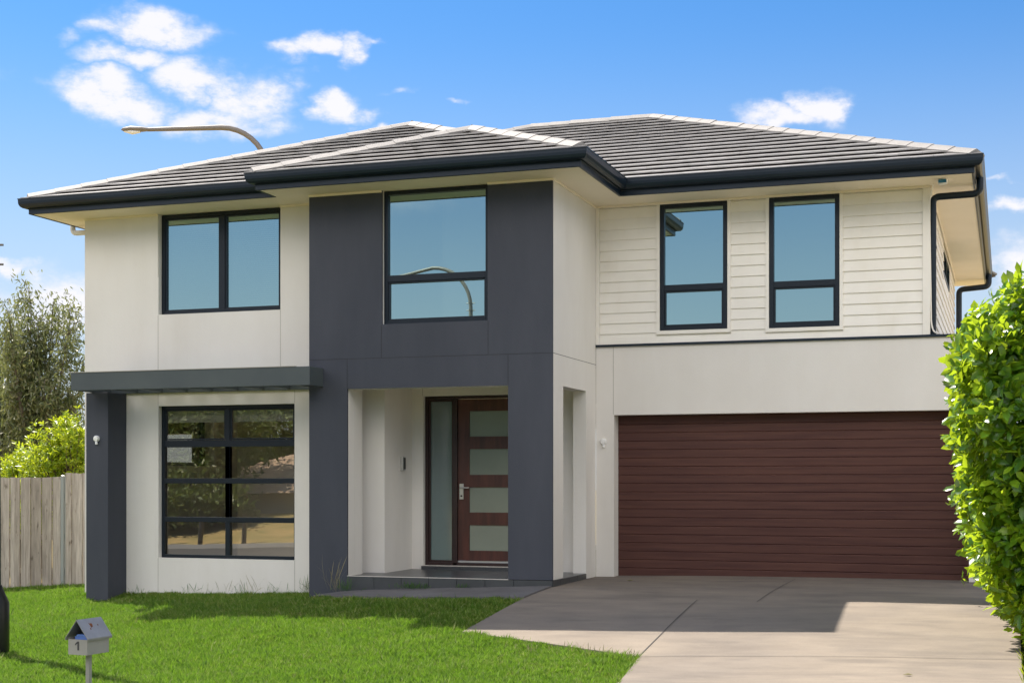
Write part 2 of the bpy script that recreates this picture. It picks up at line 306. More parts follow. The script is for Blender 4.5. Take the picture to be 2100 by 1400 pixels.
# concrete drive outline in plan
c1 = hit(1310, 1348); c2 = hit(1270, 1400)
dx = (c2[0] - c1[0]) / (c1[1] - c2[1])
DRIVE = [(-5.33, 20.30), (-.2, 20.30), (.12, 19.9), (.12, 13.5), (.2, 8), (.9, 4.2), (-5.2, 4.2), (-3.9, 8.5), c2, c1, (-5.72, 14.95), (-5.66, 16.95), (-5.60, 17.905), (-5.585, 19.995), (-5.33, 19.995)]
SLAB = [(-8.55, 16.95), (-5.66, 16.95), (-5.60, 17.905), (-8.55, 17.905)]
def inpoly(x, y, P):
    x = np.asarray(x); y = np.asarray(y); c = np.zeros(x.shape, bool); n = len(P)
    for i in range(n):
        x0, y0 = P[i]; x1, y1 = P[(i + 1) % n]
        if y0 == y1: continue
        t = ((y0 > y) != (y1 > y)) & (x < (x1 - x0) * (y - y0) / (y1 - y0) + x0); c ^= t
    return c

def axis_pts(lo, hi, c0, c1, step):
    a = list(np.arange(c0, c1 + 1e-6, step)); s = step; p = c1
    while p < hi: s *= 1.35; p += s; a.append(p)
    s = step; p = c0
    while p > lo: s *= 1.35; p -= s; a.insert(0, p)
    return np.array(a)
def heightgrid(name, xs, ys, dz, m, kind='structure', mask=None):
    X, Y = np.meshgrid(xs, ys); Z = gz(X, Y) + dz; V = np.stack([X, Y, Z], -1).reshape(-1, 3); nx = len(xs); ny = len(ys)
    I = (np.arange(ny - 1)[:, None] * nx + np.arange(nx - 1)[None]).ravel(); Fc = np.stack([I, I + 1, I + nx + 1, I + nx], 1)
    if mask is not None:
        ct = V[Fc].mean(1); Fc = Fc[mask(ct[:, 0], ct[:, 1])]
    o = arr_mesh(name, V, Fc, m); o['kind'] = kind
    for p in o.data.polygons: p.use_smooth = True
    return o
heightgrid('ground', axis_pts(-420, 420, -22, 7, .4), axis_pts(-420, 420, 3, 27, .4), -.075, M['drygrass'])
heightgrid('soil', np.arange(-17.5, 2.2, .4), np.arange(6, 20, .4), -.052, M['soil'])

def conform(name, poly, top, thick, m, cell=.35, inset=None):
    """a slab of concrete that follows the fall of the land, with a real edge"""
    bm = bmesh.new(); vs = [bm.verts.new((x, y, 0)) for x, y in poly]; bm.faces.new(vs)
    x0 = min(p[0] for p in poly); x1 = max(p[0] for p in poly); y0 = min(p[1] for p in poly); y1 = max(p[1] for p in poly)
    for a in np.arange(x0 + cell, x1, cell): bmesh.ops.bisect_plane(bm, geom=bm.verts[:] + bm.edges[:] + bm.faces[:], plane_co=(a, 0, 0), plane_no=(1, 0, 0))
    for a in np.arange(y0 + cell, y1, cell): bmesh.ops.bisect_plane(bm, geom=bm.verts[:] + bm.edges[:] + bm.faces[:], plane_co=(0, a, 0), plane_no=(0, 1, 0))
    for v in bm.verts: v.co.z = gf(v.co.x, v.co.y) + top
    for f in bm.faces:
        if f.normal.z < 0: f.normal_flip()
    ex = bmesh.ops.extrude_face_region(bm, geom=bm.faces[:])
    for v in [g for g in ex['geom'] if isinstance(g, bmesh.types.BMVert)]: v.co.z -= thick
    bmesh.ops.recalc_face_normals(bm, faces=bm.faces)
    me = bpy.data.meshes.new(name); bm.to_mesh(me); bm.free(); me.materials.append(m)
    o = bpy.data.objects.new(name, me); C.objects.link(o); o['kind'] = 'structure'; return o
dr = conform('driveway', DRIVE, .012, .16, M['conc'])
def ground_line(name, pts, w, m, top=.0145):               # saw cut / expansion joint lying in the concrete
    V = []; Fc = []
    P = [Vector((*p, 0)) for p in pts]; Q = []
    for a, b in zip(P[:-1], P[1:]):
        n = max(2, int((b - a).length / .2))
        for i in range(n): Q.append(a.lerp(b, i / n))
    Q.append(P[-1])
    for i, q in enumerate(Q):
        d = (Q[min(i + 1, len(Q) - 1)] - Q[max(i - 1, 0)]).normalized(); s = Vector((-d.y, d.x, 0)) * w / 2
        for e in (q + s, q - s): V.append((e.x, e.y, gf(e.x, e.y) + top + .004))
    for i in range(len(Q) - 1): Fc.append((2 * i, 2 * i + 1, 2 * i + 3, 2 * i + 2))
    return MB().add(V, Fc).build(name, m, dr)
for pts in ([hit(1430, 1232), c1], [hit(1630, 1190), hit(1552, 1236)], [c1, (.11, c1[1] + .12)]):
    ground_line('expansion_joint', pts, .010, M['cjoint'])
sb_ = conform('path', SLAB, .03, .16, M['slab'])

# ------------------------------------------------------------------ HOUSE
H = tag(empty('house', (-7, 20, -1.4)), 'two storey cream and charcoal rendered house with tiled hip roof and wide brown garage door', 'house')
bpy.context.view_layer.update()
class HB(MB):
    def build(s, name, m, parent=None, **k):
        k.setdefault('origin', None); o = MB.build(s, name, m, None, **k); p = parent or H
        o.parent = p
        if p is H: o.matrix_parent_inverse = Matrix.Translation((7, -20, 1.4))
        return o
GL, LW, BK, BX0, BX1 = 20.0, 18.45, 17.911, -9.098, -5.589
ZS = 3.925
def wallY(mb, x0, x1, z0, z1, y0, y1, holes=()):           # wall facing the street with rectangular holes
    xs = sorted({x0, x1, *[h[0] for h in holes], *[h[1] for h in holes]}); zs = sorted({z0, z1, *[h[2] for h in holes], *[h[3] for h in holes]})
    xs = [x for x in xs if x0 <= x <= x1]; zs = [z for z in zs if z0 <= z <= z1]
    bm = bmesh.new(); g = {}
    def inside(i, j):
        if i < 0 or j < 0 or i >= len(xs) - 1 or j >= len(zs) - 1: return False
        cx = (xs[i] + xs[i + 1]) / 2; cz = (zs[j] + zs[j + 1]) / 2
        return not any(h[0] < cx < h[1] and h[2] < cz < h[3] for h in holes)
    for i in range(len(xs) - 1):
        for j in range(len(zs) - 1):
            if not inside(i, j): continue
            a, b, c, d = xs[i], xs[i + 1], zs[j], zs[j + 1]
            mb.add([(a, y0, c), (b, y0, c), (b, y0, d), (a, y0, d)], [(0, 1, 2, 3)]); mb.add([(a, y1, c), (b, y1, c), (b, y1, d), (a, y1, d)], [(3, 2, 1, 0)])
            if not inside(i - 1, j): mb.add([(a, y0, c), (a, y1, c), (a, y1, d), (a, y0, d)], [(0, 3, 2, 1)])
            if not inside(i + 1, j): mb.add([(b, y0, c), (b, y1, c), (b, y1, d), (b, y0, d)], [(0, 1, 2, 3)])
            if not inside(i, j - 1): mb.add([(a, y0, c), (b, y0, c), (b, y1, c), (a, y1, c)], [(0, 3, 2, 1)])
            if not inside(i, j + 1): mb.add([(a, y0, d), (b, y0, d), (b, y1, d), (a, y1, d)], [(0, 1, 2, 3)])
    return mb
def swapxy(mb): mb.v = [(p[1], p[0], p[2]) for p in mb.v]; return mb
# left wing
A = (-11.839, -9.603, -1.13, 1.10); B = (-11.839, -9.828, 2.445, 3.85)
B = (-11.839, -9.828, 2.445, 3.945)
wallY(HB(), -13.116, BX0 - .003, -2.2, 3.94, LW, LW + .24, [A, B]).build('wall', M['cream'])
swapxy(wallY(HB(), LW + .243, 29.9, -2.2, 3.94, -13.116, -12.88, [(19.6, 21.75, .25, 1.12)])).build('wall', M['cream'])
wallY(HB(), -12.87, -1.0, -1.6, 3.94, 29.65, 29.9, [(-12.4, -9.7, -1.35, 1.1), (-8.5, -4.5, -1.35, 1.1)]).build('wall', M['cream'])  # rear openings added, out of view, to let daylight into the rooms
# charcoal porch block: dark skin on the street face, cream behind
OP = (-8.522, -6.199, -1.45, 1.253); WB = (-8.006, -6.484, 2.115, 3.945)
wallY(HB(), BX0, BX1, -1.6, 3.94, BK, BK + .035, [(OP[0], OP[1], -2, OP[3]), WB, (OP[0], BX1 + .1, -2, -1.29)]).build('wall', M['dark'])
fr = HB(); wallY(fr, BX0 + .002, BX1 - .002, -1.6, 3.94, BK + .037, BK + .24, [(OP[0], OP[1], -2, OP[3]), WB, (OP[0], BX1 + .1, -2, -1.29)])
fr.box(BX0 + .002, OP[0], BK + .243, 18.40, -1.6, 1.9); fr.box(OP[1], BX1 - .002, BK + .243, 18.39, -1.29, 1.9); fr.build('wall', M['cream'])
swapxy(wallY(HB(), BK + .037, GL - .003, -1.6, 3.94, BX1 - .19, BX1, [(18.39, 19.494, -1.29, 1.258), (17, 18.392, -2, -1.29), (18, 19.496, -2, -1.28)])).build('wall', M['cream'])
# porch recess
po = HB()
po.box(BX0 - .2, -8.317, 18.70, 19.70, -1.6, 1.56)
wallY(po, -8.317, BX1 - .2, -1.6, 1.56, 19.70, 19.92, [(-8.14, -6.62, -1.24, 1.245)])
po.build('wall', M['cream'])
HB().box(BX0 + .01, BX1 - .2, BK + .245, 19.9, 1.56, 1.62).build('porch_ceiling', M['soffit'])
pf = HB().box(-8.6, BX1 - .006, BK + .012, 19.69, -1.6, -1.296).build('porch_floor', M['ctile'])
tr = HB()
# tiled risers with pale trim
x = OP[0]
xs = [OP[0], -8.12, -7.72, -7.32, -6.92, -6.52, -6.12, BX1]
for a, b in zip(xs[:-1], xs[1:]): tr.box(a + .003, b - .003, BK - .006, BK + .011, -1.56, -1.298)
ys = [BK + .012, 18.25, 18.65, 19.05, 19.494]
for a, b in zip(ys[:-1], ys[1:]): tr.box(BX1 - .005, BX1 + .004, a + .003, b - .003, -1.56, -1.298)
tr.build('tile_riser', M['ctile'])
HB().box(OP[0], OP[1], BK - .004, BK + .012, -1.2975, -1.288).build('tile_trim', M['grout']); g_ = HB().box(-8.14, -6.62, 19.655, 19.69, -1.247, -1.241); g_.build('tile_trim', M['grout'])
st = HB()
xs = [-8.16, -7.93, -7.53, -7.13, -6.6]
for a, b in zip(xs[:-1], xs[1:]): st.box(a + .004, b - .004, 19.66, 19.699, -1.296, -1.248)
st.build('tile_riser', M['ctile'])
# garage front
GO = (-5.32, -.483, -2, .940)
wallY(HB(), BX1 + .003, -.20, -1.6, 1.93, GL, GL + .24, [GO]).build('wall', M['cream'])
swapxy(wallY(HB(), GL + .243, 29.9, -1.6, 1.93, -.44, -.20)).build('wall', M['cream'])
HB().prism([(GL - .03, 1.912), (GL - .03, 1.945), (GL + .05, 1.952), (GL + .05, 1.912)], 'x', BX1 + .004, -.17).build('flashing', M['navy'])
HB().box(-.985, -.17, GL + .052, 29.9, 1.932, 1.95).build('ledge_roof', M['navy'])
# upper clad wall
W1 = (-4.652, -3.688, 2.118, 3.90); W2 = (-3.113, -2.157, 2.100, 3.90)
wallY(HB(), BX1 + .003, -1.0, 1.955, 3.94, GL + .022, GL + .2, [W1, W2]).build('wall', M['white'])
cl = HB(); P_ = .1485
def boards(mb, segs, z0, z1, face, sgn, axis):
    z = z0; i = 0
    while z < z1 - .01:
        t = min(z + P_, z1)
        for a, b in segs(z, t): mb.prism([(face + sgn * .020, z), (face + sgn * .003, t), (face - sgn * .01, t), (face - sgn * .01, z)], axis, a, b)
        z += P_; i += 1
def seg_front(z, t):
    return [(-5.53, -1.072)] if t < 2.07 else [(-5.53, W1[0] - .045), (W1[1] + .045, W2[0] - .045), (W2[1] + .045, -1.072)]
for lo_, hi_ in ((-5.53, W1[0] - .0455), (W1[1] + .0445, W2[0] - .0455), (W2[1] + .0445, -1.072)):
    cl = HB()
    boards(cl, lambda z, t: [(max(a, lo_), min(b, hi_)) for a, b in seg_front(z, t) if min(b, hi_) > max(a, lo_) + .01], 1.948, 3.92, GL + .018, -1, 'x'); cl.build('cladding', M['white'])
cl = HB()
for a, b in ((W1[0] - .0455, W1[1] + .0445), (W2[0] - .0455, W2[1] + .0445)):
    boards(cl, lambda z, t: [(a, b)], 1.948, 2.04, GL + .018, -1, 'x')
cl.build('cladding', M['white'])
ct = HB()
ct.box(BX1 + .003, -5.532, GL - .012, GL + .02, 1.948, 3.92); ct.build('corner_board', M['white']); ct = HB(); ct.box(-1.070, -.975, GL - .014, GL + .02, 1.948, 3.92); ct.box(-1.0, -.975, GL + .021, GL + .07, 1.955, 3.92)
ct.build('corner_board', M['white'])
for w in (W1, W2):
    ct = HB(); ct.box(w[0] - .045, w[0], GL - .016, GL + .02, w[2] - .05, 3.92); ct.box(w[1], w[1] + .045, GL - .016, GL + .02, w[2] - .05, 3.92); ct.box(w[0], w[1], GL - .016, GL + .02, w[2] - .05, w[2])
    ct.build('window_trim', M['white'])
swapxy(wallY(HB(), GL + .203, 29.65, 1.955, 3.94, -1.2, -1.002, [(24.7, 27.2, 3.40, 3.82)])).build('wall', M['white'])
cs = HB(); boards(cs, lambda z, t: [(GL + .07, 24.65), (27.25, 29.9)] if t > 3.38 else [(GL + .07, 29.9)], 1.955, 3.92, -1.0, 1, 'y'); cs.build('cladding', M['white'])
# control joints in the render
j = HB(); J = .007
jm = 'joint'
def jv(x, z0, z1, y): HB().box(x - J / 2, x + J / 2, y - .0015, y + .001, z0, z1).build('panel_joint', M[jm])
def jh(x0, x1, z, y): HB().box(x0, x1, y - .0015, y + .001, z - J / 2, z + J / 2).build('panel_joint', M[jm])
jv(-11.845, 1.105, 2.44, LW); jv(-11.845, -1.66, -1.135, LW); jv(-9.60, -1.66, -1.135, LW); jv(-9.60, 1.105, 1.6, LW); jv(-9.828, 1.6, 2.44, LW); jv(-11.845, 3.0, 3.9, LW - .0)
jv(-5.33, .945, 1.91, GL); jv(-8.15, 1.25, 1.55, 19.70)
j = HB(); jm = 'djoint'
jh(BX0, BX1, 1.662, BK); jv(-8.012, 1.67, 2.11, BK); jv(-6.478, 1.67, 2.11, BK); jv(-8.522, 1.26, 1.655, BK); jv(-6.199, 1.26, 1.655, BK)
j.box(BX1 - .001, BX1 + .0015, BK + .04, GL - .01, 1.660, 1.666)
j.build('panel_joint', M['djoint'])
# soffit, fascia, gutter
FP = [(-13.62, 30.5), (-13.62, 17.82), (-9.59, 17.82), (-9.59, 17.33), (-5.05, 17.33), (-5.05, 19.31), (-.41, 19.31), (-.41, 30.5)]
sf = HB(); n = len(FP); sf.add([(x, y, ZS) for x, y in FP] + [(x, y, ZS + .012) for x, y in FP], [tuple(range(n)), tuple(range(2 * n - 1, n - 1, -1))] + [(i, (i + 1) % n, n + (i + 1) % n, n + i) for i in range(n)]); sf.build('soffit', M['soffit'])
def sweep(prof, path):                                      # prof: (outward, z); path open, outward = left hand side when walking
    vs = []; fs = []; m_ = len(prof)
    for i, p in enumerate(path):
        p = Vector(p)
        dirs = []
        if i > 0: dirs.append((p - Vector(path[i - 1])).normalized())
        if i < len(path) - 1: dirs.append((Vector(path[i + 1]) - p).normalized())
        ns = [Vector((d.y, -d.x)) for d in dirs]
        nn = ns[0] if len(ns) == 1 else (ns[0] + ns[1]) / (1 + ns[0].dot(ns[1]))
        for o, z in prof: q = p + nn * o; vs.append((q.x, q.y, z))
    for i in range(len(path) - 1):
        for k in range(m_): fs.append((i * m_ + k, i * m_ + (k + 1) % m_, (i + 1) * m_ + (k + 1) % m_, (i + 1) * m_ + k))
    fs += [tuple(range(m_)), tuple(range((len(path) - 1) * m_, len(path) * m_))[::-1]]
    return vs, fs
SG = -1
fas = [(-.02, 3.918), (.0, 3.915), (.012, 3.922), (.012, 3.985), (.02, 3.992), (.02, 4.06), (-.02, 4.06)]
path = FP
# walking left side forward then right: outward is to the left of travel reversed -> use the mirrored normal
def swp(prof, path):
    vs, fs = sweep([(o, z) for o, z in prof], path); return vs, fs
a = Vector(FP[1]); d = (Vector(FP[2]) - a).normalized(); nrm = Vector((d.y, -d.x)); assert nrm.y < 0
HB().add(*swp(fas, path)).build('fascia', M['navy'])
gut = [(.022, 4.008), (.045, 3.998), (.075, 4.003), (.100, 4.022), (.116, 4.055), (.120, 4.09), (.120, 4.122), (.128, 4.128), (.126, 4.138), (.112, 4.138), (.108, 4.10), (.022, 4.10)]
HB().add(*swp(gut, path)).build('gutter', M['navy'])
def trim(x0, x1, y): HB().prism([(y - .022, ZS - .001), (y - .022, ZS - .02), (y - .002, ZS - .028), (y - .002, ZS - .001)], 'x', x0, x1).build('soffit_trim', M['soffit'])
trim(-13.11, A[0], LW); trim(-9.828, BX0 - .01, LW); trim(BX0, WB[0], BK); trim(WB[1], BX1 + .02, BK); trim(BX1 + .03, -.98, GL - .02)
qm = HB(); qm.prism([(BX1 + .002, ZS - .001), (BX1 + .022, ZS - .001), (BX1 + .022, ZS - .02), (BX1 + .002, ZS - .028)], 'y', BK - .02, GL - .03); qm.build('soffit_trim', M['soffit']); qm = HB()
qm.prism([(-.972, ZS - .001), (-.955, ZS - .001), (-.955, ZS - .02), (-.972, ZS - .028)], 'y', GL, 29.9)
qm.build('soffit_trim', M['soffit'])

# roof
TP = .404; ZE = 4.108; GA = .335 * math.cos(math.atan(TP))
def clip(poly, ax, v, keep_ge):
    o = []
    for i in range(len(poly)):
        p, q = poly[i], poly[(i + 1) % len(poly)]
        a = (p[ax] >= v) if keep_ge else (p[ax] <= v); b = (q[ax] >= v) if keep_ge else (q[ax] <= v)
        if a: o.append(p)
        if a != b:
            t = (v - p[ax]) / (q[ax] - p[ax]); o.append((p[0] + t * (q[0] - p[0]), p[1] + t * (q[1] - p[1])))
    return o
def tiles(mb, poly, side, e0):
    if side == 'front': to = lambda p: (p[0], p[1] - e0); fr_ = lambda a, h: (a, e0 + h)
    if side == 'back': to = lambda p: (p[0], e0 - p[1]); fr_ = lambda a, h: (a, e0 - h)
    if side == 'right': to = lambda p: (p[1], e0 - p[0]); fr_ = lambda a, h: (e0 - h, a)
    if side == 'left': to = lambda p: (p[1], p[0] - e0); fr_ = lambda a, h: (e0 + h, a)
    P = [to(p) for p in poly]; hm = max(p[1] for p in P); 
    mb.add([(*fr_(a, h), ZE + TP * h - .004) for a, h in P], [tuple(range(len(P)))])
    i = 0
    while i * GA < hm:
        row = clip(clip(P, 1, i * GA, True), 1, (i + 1) * GA, False)
        if len(row) >= 3:
            a0 = min(p[0] for p in row); a1 = max(p[0] for p in row); tw = .30; k = math.floor(a0 / tw) - 1
            while k * tw < a1:
                lo = k * tw + (tw / 2 if i % 2 else 0); cell = clip(clip(row, 0, lo + .002, True), 0, lo + tw - .002, False); k += 1; cell = [(a, h - .022 if abs(h - i * GA) < 1e-6 and i else h) for a, h in cell]
                if len(cell) < 3: continue
                jt = random.uniform(-.0015, .0015); sk = random.uniform(-.002, .002)
                top = []
                for a, h in cell:
                    f = 1 - (h - i * GA) / GA; top.append((*fr_(a, h), ZE + TP * h + .004 + .044 * f + jt + sk * (a - lo) / tw * f))
                o = len(top); low = [(p[0], p[1], p[2] - .020) for p in top]
                fs = [tuple(range(o))] + [(q, (q + 1) % o, o + (q + 1) % o, o + q) for q in range(o)]
                mb.add(top + low, fs)
        i += 1
rt = HB()
xa0, xa1, ya0 = -13.72, -.30, 19.22; d = (xa1 - xa0); ax, ay = -5.89, ya0 + 5.59; bx = xa0 + 5.59; yb = ay + 5.59
tiles(rt, [(xa0, ya0), (xa1, ya0), (ax, ay), (bx, ay)], 'front', ya0)
tiles(rt, [(xa1, ya0), (xa1, yb), (ax, ay)], 'right', xa1)
tiles(rt, [(xa0, yb), (xa0, ya0), (bx, ay)], 'left', xa0)
tiles(rt, [(xa1, yb), (xa0, yb), (bx, ay), (ax, ay)], 'back', yb)
yb0 = 17.73; xb1 = -4.95; bpx = (xa0 + xb1) / 2; bqy = yb0 + (xb1 - xa0) / 2; vy = ya0 + (xb1 - xa0) / 2
tiles(rt, [(xa0, yb0), (xb1, yb0), (bpx, bqy)], 'front', yb0)
tiles(rt, [(xa0, yb0), (bpx, bqy), (bpx, vy), (xa0, ya0)], 'left', xa0)
yc0 = 17.23; xc0 = -9.73; cpx = (xc0 + xb1) / 2; cw = (xb1 - xc0) / 2; cpy = yc0 + cw; cby = yb0 + cw
tiles(rt, [(xc0, yc0), (xb1, yc0), (cpx, cpy)], 'front', yc0)
tiles(rt, [(xc0, yc0), (cpx, cpy), (cpx, cby), (xc0, yb0)], 'left', xc0)
tiles(rt, [(xb1, yc0), (xb1, ya0), (cpx, ya0 + cw), (cpx, cpy)], 'right', xb1)
tiles(rt, [(cpx, cby), (cpx, ya0 + cw), (bpx, vy), (bpx, bqy)], 'right', xb1)
roof = rt.build('roof', M['tile'])
def caps(mb, mo, P0, P1, k):                                # P0 low end; k = lateral fall of the roof beside the line
    P0 = Vector(P0); P1 = Vector(P1); D = P1 - P0; Ln = D.length; n = max(1, round(Ln / .40)); d = D.normalized(); s = Vector((-d.y, d.x, 0)).normalized(); w = .135
    for i in range(n):
        a = P0 + D * (i / n) - d * .015; b = P0 + D * ((i + 1) / n) - d * .004; r = random.uniform(-.003, .003)
        def sec(p, lift):
            lift += r
            return [p + Vector((0, 0, .075 + lift)), p + s * w * .35 + Vector((0, 0, .066 - k * w * .3 + lift)), p + s * w + Vector((0, 0, .050 - k * w * 1.2 + lift)), p + s * (w - .01) + Vector((0, 0, .010 - k * w + lift)),
                    p - s * (w - .01) + Vector((0, 0, .010 - k * w + lift)), p - s * w + Vector((0, 0, .050 - k * w * 1.2 + lift)), p - s * w * .35 + Vector((0, 0, .066 - k * w * .3 + lift))]
        A_ = sec(a, .012); B_ = sec(b, .004); m_ = len(A_)
        mb.add(A_ + B_, [tuple(range(m_))[::-1], tuple(range(m_, 2 * m_))] + [(q, (q + 1) % m_, m_ + (q + 1) % m_, m_ + q) for q in range(m_)])
    q = .105
    vs = []
    for p in (P0, P1): vs += [p + s * q + Vector((0, 0, .055 - k * q)), p + s * q + Vector((0, 0, -.02 - k * q)), p - s * q + Vector((0, 0, -.02 - k * q)), p - s * q + Vector((0, 0, .055 - k * q))]
    mo.add(vs, [(0, 1, 2, 3), (7, 6, 5, 4), (0, 4, 5, 1), (1, 5, 6, 2), (2, 6, 7, 3), (3, 7, 4, 0)])
def zr(h): return ZE + TP * h
kh = TP * .7071
cp = HB(); mo = HB()
for a, ha, b, hb, k in (((xa1 - .08, ya0 + .08), .08, (ax, ay), 5.59, kh), ((bx, ay), 5.59, (ax, ay), 5.59, TP), ((xa0 + .08, ya0 + 8.2 - .0), 0, (0, 0), 0, None), ((xa1, yb), 0, (ax, ay), 5.59, kh), ((xa0, yb), 0, (bx, ay), 5.59, kh),
                         ((xa0 + 3.2, ya0 + 3.2), 3.2, (bx, ay), 5.59, kh),
                         ((xa0 + .08, yb0 + .08), .08, (bpx, bqy), bqy - yb0, kh), ((cpx, cby), cby - yb0, (bpx, bqy), bqy - yb0, kh), ((bpx, bqy), bqy - yb0, (bpx, vy), vy - ya0, TP),
                         ((xc0 + .08, yc0 + .08), .08, (cpx, cpy), cw, kh), ((xb1 - .08, yc0 + .08), .08, (cpx, cpy), cw, kh), ((cpx, cpy), cw, (cpx, cby), cw, TP)):
    if k is None: continue
    caps(cp, mo, (*a, zr(ha)), (*b, zr(hb)), k)
cp.build('ridge_caps', M['cap'], roof); mo.build('ridge_mortar', M['mortar'], roof)

# downpipes
def arc_path(pts, r=.07, n=5):                              # round the inner corners of a polyline
    P = [Vector(p) for p in pts]; o = [P[0]]
    for i in range(1, len(P) - 1):
        a = (P[i - 1] - P[i]).normalized(); b = (P[i + 1] - P[i]).normalized(); p0 = P[i] + a * r; p2 = P[i] + b * r
        for q in range(n + 1): t = q / n; o.append(p0 * (1 - t) ** 2 + P[i] * 2 * t * (1 - t) + p2 * t * t)
    o.append(P[-1]); return o
dp = HB().tube(arc_path([(-.345, 20.1, 4.01), (-.345, 20.1, 3.80), (-.945, 20.1, 3.79), (-.945, 20.1, 1.95)], .09), .046, 14)
dp.lathe([(.05, 0), (.05, .03)], (-.945, 20.1, 3.1)); dp.lathe([(.05, 0), (.05, .03)], (-.945, 20.1, 2.2))
dp.build('downpipe', M['navy'], smooth=True)
HB().tube(arc_path([(-.345, 29.6, 4.01), (-.345, 29.6, 3.78), (-.90, 29.6, 3.74), (-.90, 29.6, 1.9)], .09), .055, 12).build('downpipe', M['navy'], smooth=True)
HB().tube(arc_path([(-13.69, 18.95, 4.01), (-13.69, 18.95, 3.83), (-13.17, 18.95, 3.82), (-13.17, 18.95, -1.6)], .07), .04, 12).build('downpipe', M['cream'], smooth=True)
HB().tube(arc_path([(-.93, 19.90, 3.92), (-.985, 19.99, 3.72), (-.962, 20.03, 2.1), (-.93, 20.0, 1.97), (-.86, 20.02, 1.96)], .06), .010, 8).build('conduit', M['white'], smooth=True)
# alarm siren under the eave
HB().lathe([(.0, 0), (.06, 0), (.068, -.02), (.055, -.065), (.0, -.075)], (-.80, 19.62, ZS), n=20).build('alarm_siren', M['white_plastic'], smooth=True)
HB().box(-.85, -.75, 19.545, 19.57, ZS - .055, ZS - .012).build('siren_lens', M['blue'])

# windows
def window(x0, x1, z0, z1, y, mull=(), tran=(), fw=.05, bw=.045, g='glass', sash=(), name='window', depth=.07):
    f = HB(); f.box(x0, x0 + fw, y, y + depth, z0, z1); f.box(x1 - fw, x1, y, y + depth, z0, z1); f.box(x0 + fw, x1 - fw, y, y + depth, z1 - fw, z1); f.box(x0 + fw, x1 - fw, y, y + depth, z0, z0 + fw)
    zs = [z0 + fw]
    for t, h in tran: f.box(x0 + fw, x1 - fw, y + .002, y + depth, t - h / 2, t + h / 2); zs += [t - h / 2, t + h / 2]
    zs.append(z1 - fw)
    for m_ in mull:
        for a, b in zip(zs[::2], zs[1::2]): f.box(m_ - bw / 2, m_ + bw / 2, y + .004, y + depth, a, b)
    for (a, b, c, d_) in sash:                              # slimmer inner sash frame set back
        s = .022; yy = y + .014
        f.box(a, a + s, yy, yy + .04, c, d_); f.box(b - s, b, yy, yy + .04, c, d_); f.box(a + s, b - s, yy, yy + .04, c, c + s); f.box(a + s, b - s, yy, yy + .04, d_ - s, d_)
    o = f.build(name, M['frame'], bevel=.004)
    p = HB().add([(x0 + fw * .6, y + .045, z0 + fw * .6), (x1 - fw * .6, y + .045, z0 + fw * .6), (x1 - fw * .6, y + .045, z1 - fw * .6), (x0 + fw * .6, y + .045, z1 - fw * .6)], [(0, 1, 2, 3)])
    p.build('pane', M[g], o); return o
wa = window(A[0] + .002, A[1] - .002, A[2], A[3], LW + .08, mull=(-10.735,), tran=((.545, .10), (.0, .075), (-.565, .075)), bw=.075, g='glass2',
       sash=((-11.787, -10.775, .60, 1.048), (-10.695, -9.655, .60, 1.048)))
wb = window(B[0] + .002, B[1] - .002, B[2], 3.922, LW + .08, mull=(-10.82,), bw=.085, fw=.055, sash=((-11.782, -10.865, 2.5, 3.865), (-10.775, -9.885, 2.5, 3.865)))
wc = window(WB[0] + .002, WB[1] - .002, WB[2], 3.922, BK + .07, tran=((2.735, .09),), fw=.055, sash=((-7.949, -6.541, 2.17, 2.69),))
for w in (W1, W2):
    window(w[0] + .002, w[1] - .002, w[2], 3.90, GL - .006, tran=((w[2] + .60, .085),), fw=.062, sash=((w[0] + .064, w[1] - .064, w[2] + .062, w[2] + .558),))
# small side window on the right, high side window of the living room on the left
s = HB(); 
for a, b, c, d_ in ((24.7, 24.75, 3.40, 3.82), (27.15, 27.2, 3.40, 3.82), (24.75, 27.15, 3.40, 3.45), (24.75, 27.15, 3.77, 3.82), (25.9, 25.95, 3.45, 3.77)): s.box(-1.03, -.99, a, b, c, d_)
so_ = s.build('window', M['frame']); HB().box(-1.02, -1.015, 24.75, 27.15, 3.45, 3.77).build('pane', M['glass'], so_)
s = HB()
for a, b, c, d_ in ((19.6, 19.66, .25, 1.12), (21.69, 21.75, .25, 1.12), (19.66, 21.69, .25, .31), (19.66, 21.69, 1.06, 1.12)): s.box(-13.10, -13.04, a, b, c, d_)
so_ = s.build('window', M['frame']); HB().box(-13.08, -13.075, 19.66, 21.69, .31, 1.06).build('pane', M['glass2'], so_)
s = HB()
for a, b, c, d_ in ((19.52, 19.6, .17, 1.2), (21.75, 21.83, .17, 1.2), (19.6, 21.75, .17, .25), (19.6, 21.75, 1.12, 1.2)): s.box(-12.88, -12.855, a, b, c, d_)
s.build('architrave', M['white'], so_)

# interior shells
it = HB(); it.box(-12.87, -5.9, LW + .3, 29.6, 1.63, 1.9); it.box(-5.9, -1.3, GL + .26, 29.6, 1.63, 1.9); it.build('upper_floor', M['floor'])
it = HB()
it.box(-9.33, -9.25, LW + .3, 23.4, -1.5, 1.62); it.box(-9.2, -8.32, 19.0, 19.1, 1.92, 3.9)
it.box(-7.46, -6.42, 18.75, 18.8, 1.92, 3.9); it.box(-9.75, -9.68, LW + .3, 23, 1.92, 3.9); it.box(-12.87, -1.3, 23.5, 23.6, 1.92, 3.9); it.box(-5.7, -5.6, 20.3, 23.5, 1.92, 3.9); it.box(-3.42, -3.36, GL + .25, 23.5, 1.92, 3.9)
it.box(-12.87, -12.86, LW + .25, 19.5, -1.5, 1.62); it.box(-11.75, -9.34, 20.6, 20.7, -1.5, 1.62)
it.build('inner_wall', M['room'])
